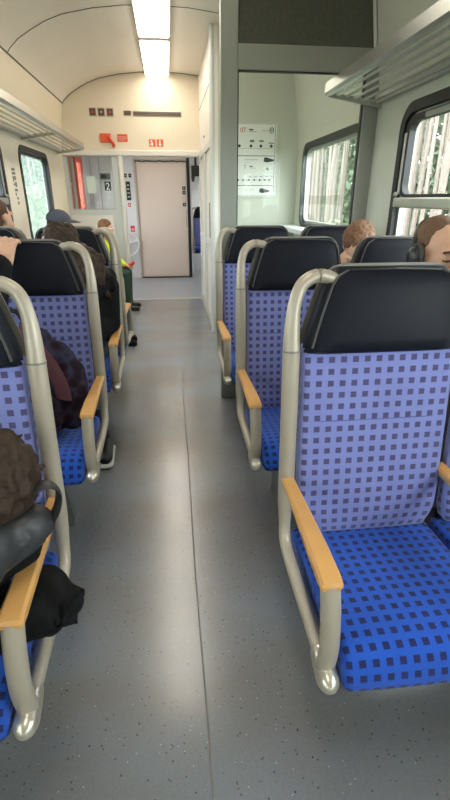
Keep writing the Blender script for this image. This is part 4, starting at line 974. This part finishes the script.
F.hand((-0.47, 2.38, 0.62), (-0.6, -0.7, -0.1), (0, 0, 1), 0.9, 0.4, 0, 1); F.hand((-0.60, 2.36, 0.62), (0.6, -0.7, -0.1), (0, 0, 1), 0.9, 0.4, 0, -1)
F.build('body', ['skin2', 'lip', 'eye', 'hair_d', 'blackcloth', 'navy'], P5, 0.0075, 2)
def ex5(H, c, R, k):
    rnd = random.Random(5)
    for i in range(80):
        t = rnd.random(); a = rnd.uniform(-1, 1)
        p = Vector((-0.55+0.04*a, 2.63+rnd.uniform(-0.05, 0.05), 1.13))
        q0 = p+Vector((0.06+0.08*t, -0.02, -0.08)); 
        e = Vector((-0.52+0.20*t+rnd.uniform(-0.02, 0.02), 2.56+rnd.uniform(-0.04, 0.06), 1.02-0.13*t-rnd.uniform(0, 0.07)))
        w = Vector((rnd.uniform(-0.015, 0.015), rnd.uniform(-0.015, 0.015), 0))
        H.chain([p, q0+w, (q0+e)/2-w, e], [0.014, 0.014, 0.012, 0.006], 0)
hair_cap(hc, fw, up5, 1.04, 'hair_d', P5, disp=(0.012, 40), extra=ex5)
F = Fig()
F.chain([(-0.62, 2.66, 0.95), (-0.52, 2.72, 0.98), (-0.42, 2.68, 0.955), (-0.33, 2.60, 0.925), (-0.31, 2.57, 0.895)], [0.05, 0.05, 0.05, 0.042, 0.022], 0)
F.chain([(-0.42, 2.62, 0.93), (-0.36, 2.55, 0.90), (-0.40, 2.50, 0.86)], [0.04, 0.035, 0.02], 0)
F.build('hood', ['blackcloth'], P5, 0.007, 2, disp=(0.008, 25))
# white-soled shoe is part of that person: toe under the second row
bm = bmesh.new(); tube(bm, smooth_path([(-0.41, 2.38, 0.055), (-0.405, 2.31, 0.05), (-0.40, 2.23, 0.04), (-0.40, 2.19, 0.03)], 4), [0.04]*9+[0.036, 0.03, 0.024, 0.012], 12, asp=0.9); sh = child('shoe', bm, M['black'], P5); sh['label'] = 'black shoe with a white sole'
bm = bmesh.new(); tube(bm, smooth_path([(-0.41, 2.41, 0.012), (-0.405, 2.31, 0.012), (-0.40, 2.21, 0.012), (-0.40, 2.17, 0.012)], 4), [0.044]*9+[0.042, 0.038, 0.03, 0.015], 12, asp=0.27); bmesh.ops.translate(bm, verts=bm.verts[:], vec=-Vector(P5.location)); finish('sole', bm, M['sole'], sh)

# 6. person in grey hooded top by the left window
P6 = tag(empty('person', (-1.0, 3.2, 0.45)), 'short-haired person in a grey hooded top at the left edge by the window', 'person')
hc = Vector((-1.075, 3.27, 1.225)); fw = Vector((0.46, 0.88, -0.05))
F = Fig(); R6 = F.head(hc, fw, (0, 0, 1), 1.0, closed=False)
F.cap(hc+Vector((0, 0, -0.08)), 0.055, (-1.03, 3.24, 1.05), 0.06, 0)
seated(F, (-1.0, 3.14, 0.56), (-1.02, 3.22, 1.05), 0.19, ((-1.09, 3.54, 0.51), (-0.91, 3.54, 0.51)), ((-1.09, 3.56, 0.0), (-0.91, 3.56, 0.0)), 4, 5, 1.0, 5, fd=(0, 1, 0))
F.chain([(-1.19, 3.22, 0.94), (-1.20, 3.36, 0.74), (-1.06, 3.48, 0.64)], [0.055, 0.045, 0.034], 4); F.hand((-1.06, 3.48, 0.64), (0.4, 0.8, -0.2), (0, 0.2, 1), 0.95, 0.35, 0, 1)
F.chain([(-0.85, 3.22, 0.94), (-0.81, 3.36, 0.74), (-0.94, 3.48, 0.64)], [0.055, 0.045, 0.034], 4); F.hand((-0.94, 3.48, 0.64), (-0.4, 0.8, -0.2), (0, 0.2, 1), 0.95, 0.35, 0, -1)
F.build('body', ['skin', 'lip', 'eye', 'hair_b', 'greycloth', 'navy'], P6, 0.008, 2)
hair_cap(hc, fw, (0, 0, 1), 1.0, 'hair_b', P6, disp=(0.005, 60))
F = Fig(); F.chain([(-1.13, 3.22, 1.085), (-1.05, 3.155, 1.10), (-0.96, 3.17, 1.09), (-0.92, 3.25, 1.06)], [0.04, 0.042, 0.04, 0.03], 0); F.build('hood', ['greycloth'], P6, 0.007, 2)

# 7. person in a dark cap on the side bench
P7 = tag(empty('person', (-1.0, 4.5, 0.45)), 'person in a dark peaked cap on the side bench below the left window', 'person')
hc = Vector((-0.955, 4.5, 1.125)); fw = Vector((1, -0.12, -0.12))
F = Fig(); R7 = F.head(hc, fw, (0, 0, 1), 1.0, closed=False)
F.cap(hc+Vector((-0.01, 0, -0.08)), 0.055, (-0.99, 4.5, 0.96), 0.06, 0)
seated(F, (-1.03, 4.5, 0.56), (-1.0, 4.5, 0.98), 0.19, ((-0.58, 4.41, 0.50), (-0.58, 4.60, 0.50)), ((-0.52, 4.44, 0.0), (-0.53, 4.62, 0.0)), 4, 4, 1.0, 4, ax=(0, 1, 0), fd=(1, 0, 0))
F.chain([(-1.0, 4.31, 0.90), (-0.93, 4.29, 0.70), (-0.72, 4.4, 0.62)], [0.055, 0.045, 0.034], 4); F.hand((-0.72, 4.4, 0.62), (0.8, 0.3, -0.2), (0, 0, 1), 0.95, 0.3, 0, 1)
F.chain([(-1.0, 4.69, 0.90), (-0.93, 4.71, 0.70), (-0.72, 4.6, 0.62)], [0.055, 0.045, 0.034], 4); F.hand((-0.72, 4.6, 0.62), (0.8, -0.3, -0.2), (0, 0, 1), 0.95, 0.3, 0, -1)
F.build('body', ['skin', 'lip', 'eye', 'hair_d', 'blackcloth'], P7, 0.008, 2)
hair_cap(hc, fw, (0, 0, 1), 0.98, 'hair_d', P7, disp=(0.004, 60))
bm = bmesh.new()
g = lambda x, y, z: hc+R7 @ Vector((x, y, z))
r = bmesh.ops.create_uvsphere(bm, u_segments=24, v_segments=14, radius=1)
for v in r['verts']:
    z = max(v.co.z, -0.12); v.co = g(v.co.x*0.092, -0.012+v.co.y*0.108, 0.042+z*0.085)
cp = child('cap', bm, M['capcloth'], P7)
bm = bmesh.new(); rows = []
for j in range(5):
    t = j/4
    rows.append([[bm.verts.new(g(math.sin(a)*(0.088-0.02*t), 0.062+0.015*t+math.cos(a)*0.03+t*0.075*max(0.25, math.cos(a)), 0.038-0.012*t+0.012*math.cos(a)+dz)) for a in [(-1.35+2.7*k/12) for k in range(13)]] for dz in (0, 0.006)])
for j in range(4):
    for k in range(12):
        for h in (0, 1): bm.faces.new((rows[j][h][k], rows[j][h][k+1], rows[j+1][h][k+1], rows[j+1][h][k]))
for k in range(12):
    bm.faces.new((rows[4][0][k], rows[4][0][k+1], rows[4][1][k+1], rows[4][1][k])); bm.faces.new((rows[0][0][k], rows[0][0][k+1], rows[0][1][k+1], rows[0][1][k]))
bmesh.ops.translate(bm, verts=bm.verts[:], vec=-Vector(P7.location)); finish('cap_brim', bm, M['capcloth'], cp)

# 8. person in a yellow vest at the end of the side bench
P8 = tag(empty('person', (-0.9, 6.1, 0.45)), 'light-haired person in a yellow vest and dark green trousers facing the aisle', 'person')
hc = Vector((-0.755, 6.1, 0.985)); fw = Vector((1, -0.35, -0.25))
F = Fig(); R8 = F.head(hc, fw, (0, 0, 1), 0.92)
F.cap(hc+Vector((-0.02, 0, -0.07)), 0.045, (-0.80, 6.1, 0.86), 0.05, 0)
seated(F, (-0.90, 6.1, 0.545), (-0.79, 6.1, 0.87), 0.15, ((-0.54, 6.03, 0.47), (-0.54, 6.19, 0.47)), ((-0.55, 6.02, 0.0), (-0.55, 6.28, 0.0)), 4, 5, 0.82, 6, ax=(0, 1, 0), fd=(1, 0, 0))
F.chain([(-0.76, 5.97, 0.80), (-0.72, 5.95, 0.66), (-0.58, 6.06, 0.58)], [0.045, 0.04, 0.03], 7); F.hand((-0.58, 6.06, 0.58), (0.8, 0.2, -0.2), (0, 0, 1), 0.8, 0.5, 0, 1)
F.chain([(-0.76, 6.23, 0.80), (-0.72, 6.25, 0.66), (-0.58, 6.14, 0.58)], [0.045, 0.04, 0.03], 7); F.hand((-0.58, 6.14, 0.58), (0.8, -0.2, -0.2), (0, 0, 1), 0.8, 0.5, 0, -1)
F.build('body', ['skin2', 'lip', 'eye', 'hair_l', 'yellow', 'green', 'black', 'yellow'], P8, 0.0075, 2)
def ex8(H, c, R, k):
    rnd = random.Random(8)
    for i in range(26):
        q = rnd.choice((-1, 1)); y = rnd.uniform(-0.07, 0.03)
        H.chain([c+R @ Vector((q*0.075, y, 0.05)), c+R @ Vector((q*0.085, y-0.01, -0.04)), c+R @ Vector((q*0.08, y, -0.14))], [0.012, 0.013, 0.006], 0)
hair_cap(hc, fw, (0, 0, 1), 0.96, 'hair_l', P8, disp=(0.006, 50), extra=ex8)
rd = tag(empty('red_pouch', (-0.52, 6.1, 0.53)), 'small shiny red pouch on the knees of the person in a yellow vest', 'pouch')
F = Fig(); F.chain([(-0.56, 6.1, 0.545), (-0.50, 6.08, 0.565), (-0.455, 6.06, 0.60)], [0.022, 0.028, 0.02], 0); F.build('pouch_body', ['red'], rd, 0.006, 2)

# backpack on the second left seat
BP = tag(empty('backpack', (-0.56, 1.75, 0.46)), 'dark purple patterned backpack with a maroon strap leaning on a left seat', 'backpack')
F = Fig()
for x in (-0.70, -0.60, -0.50, -0.42):
    w = 1 if x in (-0.60, -0.50) else 0.86
    F.chain([(x, 1.735, 0.555), (x*0.98-0.01, 1.765, 0.70), (x*0.9-0.075, 1.80, 0.47+0.36*w)], [0.085*w, 0.082*w, 0.055*w], 0)
F.chain([(-0.66, 1.64, 0.555), (-0.50, 1.64, 0.555)], [0.06, 0.06], 0); F.chain([(-0.66, 1.65, 0.62), (-0.50, 1.65, 0.62)], [0.05, 0.05], 0)
F.build('pack_body', ['backpack'], BP, 0.008, 4, disp=(0.006, 18))
bm = bmesh.new(); tube(bm, smooth_path([(-0.61, 1.78, 0.875), (-0.56, 1.725, 0.885), (-0.50, 1.685, 0.835), (-0.455, 1.67, 0.765), (-0.43, 1.66, 0.70), (-0.425, 1.66, 0.64)], 5), 0.04, 10, ref=Vector((0.8, -0.5, 0.3)), asp=0.22); child('shoulder_strap', bm, M['maroon'], BP)
bm = bmesh.new(); tube(bm, smooth_path([(-0.63, 1.77, 0.90), (-0.61, 1.76, 0.955), (-0.57, 1.76, 0.955), (-0.55, 1.77, 0.90)], 4), 0.01, 8); child('grab_handle', bm, M['black'], BP)
bm = bmesh.new(); tube(bm, smooth_path([(-0.69, 1.585, 0.66), (-0.58, 1.60, 0.685), (-0.47, 1.585, 0.66)], 5), 0.005, 6); child('zip', bm, M['ink2'], BP)

# ------------------------------------------------------------------ outside
bm = bmesh.new(); box(bm, -40, 40, -30, 70, -1.5, -1.3); g_ = struct(finish('ground', bm, M['soil'], smooth=False))
def leaf_cloud(bm, rnd, n, fn, size):
    for i in range(n):
        c = fn(rnd); a = Vector((rnd.gauss(0, 1), rnd.gauss(0, 1), rnd.gauss(0, 1))).normalized(); b = a.orthogonal().normalized(); s_ = size*rnd.uniform(0.6, 1.4)
        b = Quaternion(a, rnd.uniform(0, 6.28)) @ b; e = a.cross(b)
        bm.faces.new([bm.verts.new(c+b*s_*u+e*s_*0.5*v) for u, v in ((-1, 0), (0, -1), (1, 0), (0, 1))])
rnd = random.Random(11)
def tree_proto():
    r = empty('pine_tree')
    bm = bmesh.new(); path = [(0.03*math.sin(z*0.9), 0.03*math.cos(z*0.7), z) for z in [0.5*k for k in range(24)]]
    tube(bm, path, [0.15-0.0045*k+0.05*(k == 0) for k in range(24)], 12); finish('trunk', bm, M['bark'], r)
    bm = bmesh.new(); rn = random.Random(2)
    leaf_cloud(bm, rn, 500, lambda q: Vector((max(-0.4, min(0.4, q.gauss(0, 0.25))), max(-0.4, min(0.4, q.gauss(0, 0.25))), q.uniform(7.5, 12.5))), 0.12); finish('crown', bm, M['leaf2'], r, smooth=False)
    bm = bmesh.new()
    for k in range(9):
        a = k*2.4; z = 3.0+0.5*k; tube(bm, [(0.03, 0.03, z), (0.4*math.cos(a), 0.4*math.sin(a), z+0.2)], [0.02, 0.008], 6)
    finish('dead_branch', bm, M['bark'], r)
    return r
tp = tree_proto(); first = True
spots = []
for _try in range(4000):
    if len(spots) >= 95: break
    x = rnd.uniform(4.8, 11.0); t = rnd.uniform(0.8, 4.3)
    if all((x-a)**2+(x*t-b)**2 > 0.95**2 for a, b in spots): spots.append((x, x*t))
for i in range(10): spots.append((-rnd.uniform(6.8, 8.4), 14+2.2*i+rnd.uniform(-0.5, 0.5)))
for (x, y) in spots:
    o = tp if first else copy_tree(tp); first = False
    sc = rnd.uniform(0.3, 0.62); o.location = (x, y, -1.3); o.rotation_euler = (rnd.uniform(-0.02, 0.02), rnd.uniform(-0.03, 0.03), rnd.uniform(0, 6.28)); o.scale = (sc, sc, 1)
    tag(o, 'tall bare-trunked pine in the forest outside the right windows' if x > 0 else 'tall pine outside the left windows', 'tree', 'pines outside the right windows' if x > 0 else 'pines outside the left windows')
def shrub_proto():
    r = empty('shrub'); bm = bmesh.new(); rn = random.Random(4)
    def f(q):
        v = Vector((q.gauss(0, 1), q.gauss(0, 1), q.gauss(0, 1))).normalized()*q.uniform(0.55, 1.0)**0.5
        return Vector((v.x*0.9, v.y*0.9, 0.9+v.z*0.9))
    leaf_cloud(bm, rn, 900, f, 0.10); finish('foliage', bm, M['leaf'], r, smooth=False)
    bm = bmesh.new(); tube(bm, [(0, 0, 0), (0.05, 0, 0.6), (0, 0.05, 1.2)], [0.04, 0.03, 0.01], 8); finish('stem', bm, M['bark'], r); return r
sp_ = shrub_proto(); first = True
sh_spots = [(3.25+0.25*(k % 2), 2.6+2.45*k) for k in range(7)]
for x, y in sh_spots:
    o = sp_ if first else copy_tree(sp_); first = False
    s_ = rnd.uniform(1.0, 1.2); o.location = (x, y, -1.3); o.scale = (s_, s_, s_*1.1); o.rotation_euler.z = rnd.uniform(0, 6)
    tag(o, 'pale green shrub between the pines outside the right windows', 'shrub', 'shrubs outside the right windows')
for i in range(14):
    o = copy_tree(sp_); s_ = rnd.uniform(1.1, 1.3); o.location = (-rnd.uniform(4.6, 5.2), 8+i*2.5, -1.3); o.scale = (s_, s_, s_*1.5); o.rotation_euler.z = rnd.uniform(0, 6)
    tag(o, 'pale green shrub on the bank outside the left windows', 'shrub', 'shrubs outside the left windows')
for sd, nm in ((1, 'right'), (-1, 'left')):
    bm = bmesh.new(); rn = random.Random(20+sd)
    def f(q):
        x = q.uniform(11.6, 14.5) if sd > 0 else -q.uniform(9.4, 11.0)
        y = abs(x)*q.uniform(0.7, 4.6) if sd > 0 else q.uniform(22, 62)
        return Vector((x, y, -1.3+q.random()**1.1*(9 if sd > 0 else 13)))
    leaf_cloud(bm, rn, 24000, f, 0.28 if sd > 0 else 0.36)
    tag(finish('forest_foliage', bm, M['leaf2'], None, smooth=False), 'pale green forest foliage far outside the %s windows' % nm, 'foliage', kind='stuff')

# ------------------------------------------------------------------ light
w = bpy.data.worlds.new('overcast sky'); S.world = w; w.use_nodes = True
nt = w.node_tree; bg = nt.nodes['Background']
tc = nt.nodes.new('ShaderNodeTexCoord'); sx = nt.nodes.new('ShaderNodeSeparateXYZ'); nt.links.new(tc.outputs['Generated'], sx.inputs[0])
cr = nt.nodes.new('ShaderNodeValToRGB'); cr.color_ramp.elements[0].color = (0.88, 0.94, 0.97, 1); cr.color_ramp.elements[1].color = (0.90, 0.95, 1.0, 1)
nt.links.new(sx.outputs['Z'], cr.inputs[0]); nt.links.new(cr.outputs[0], bg.inputs['Color']); bg.inputs['Strength'].default_value = 9.0

# ------------------------------------------------------------------ camera
f_px, vx, vy = 458.5, 166.95, 198.3
pitch = math.atan((400-vy)/f_px); yaw = math.atan((225-vx)/(f_px/math.cos(pitch)))
cam = bpy.data.cameras.new('camera'); co = bpy.data.objects.new('camera', cam); COL.objects.link(co)
cam.sensor_fit = 'VERTICAL'; cam.sensor_height = 36; cam.lens = 36*f_px/800; cam.clip_start = 0.05; cam.clip_end = 200
co.location = (0, 0, 1.34); co.rotation_euler = (PI/2-pitch, 0, -yaw)
S.camera = co
S.view_settings.view_transform = 'Standard'; S.view_settings.look = 'None'; S.view_settings.gamma = 1.0
S.view_settings.use_curve_mapping = False; S.view_settings.exposure = 0.45
S.cycles.max_bounces = 10; S.cycles.diffuse_bounces = 5; S.cycles.transparent_max_bounces = 16; S.cycles.use_denoising = True
S.cycles.sample_clamp_indirect = 8
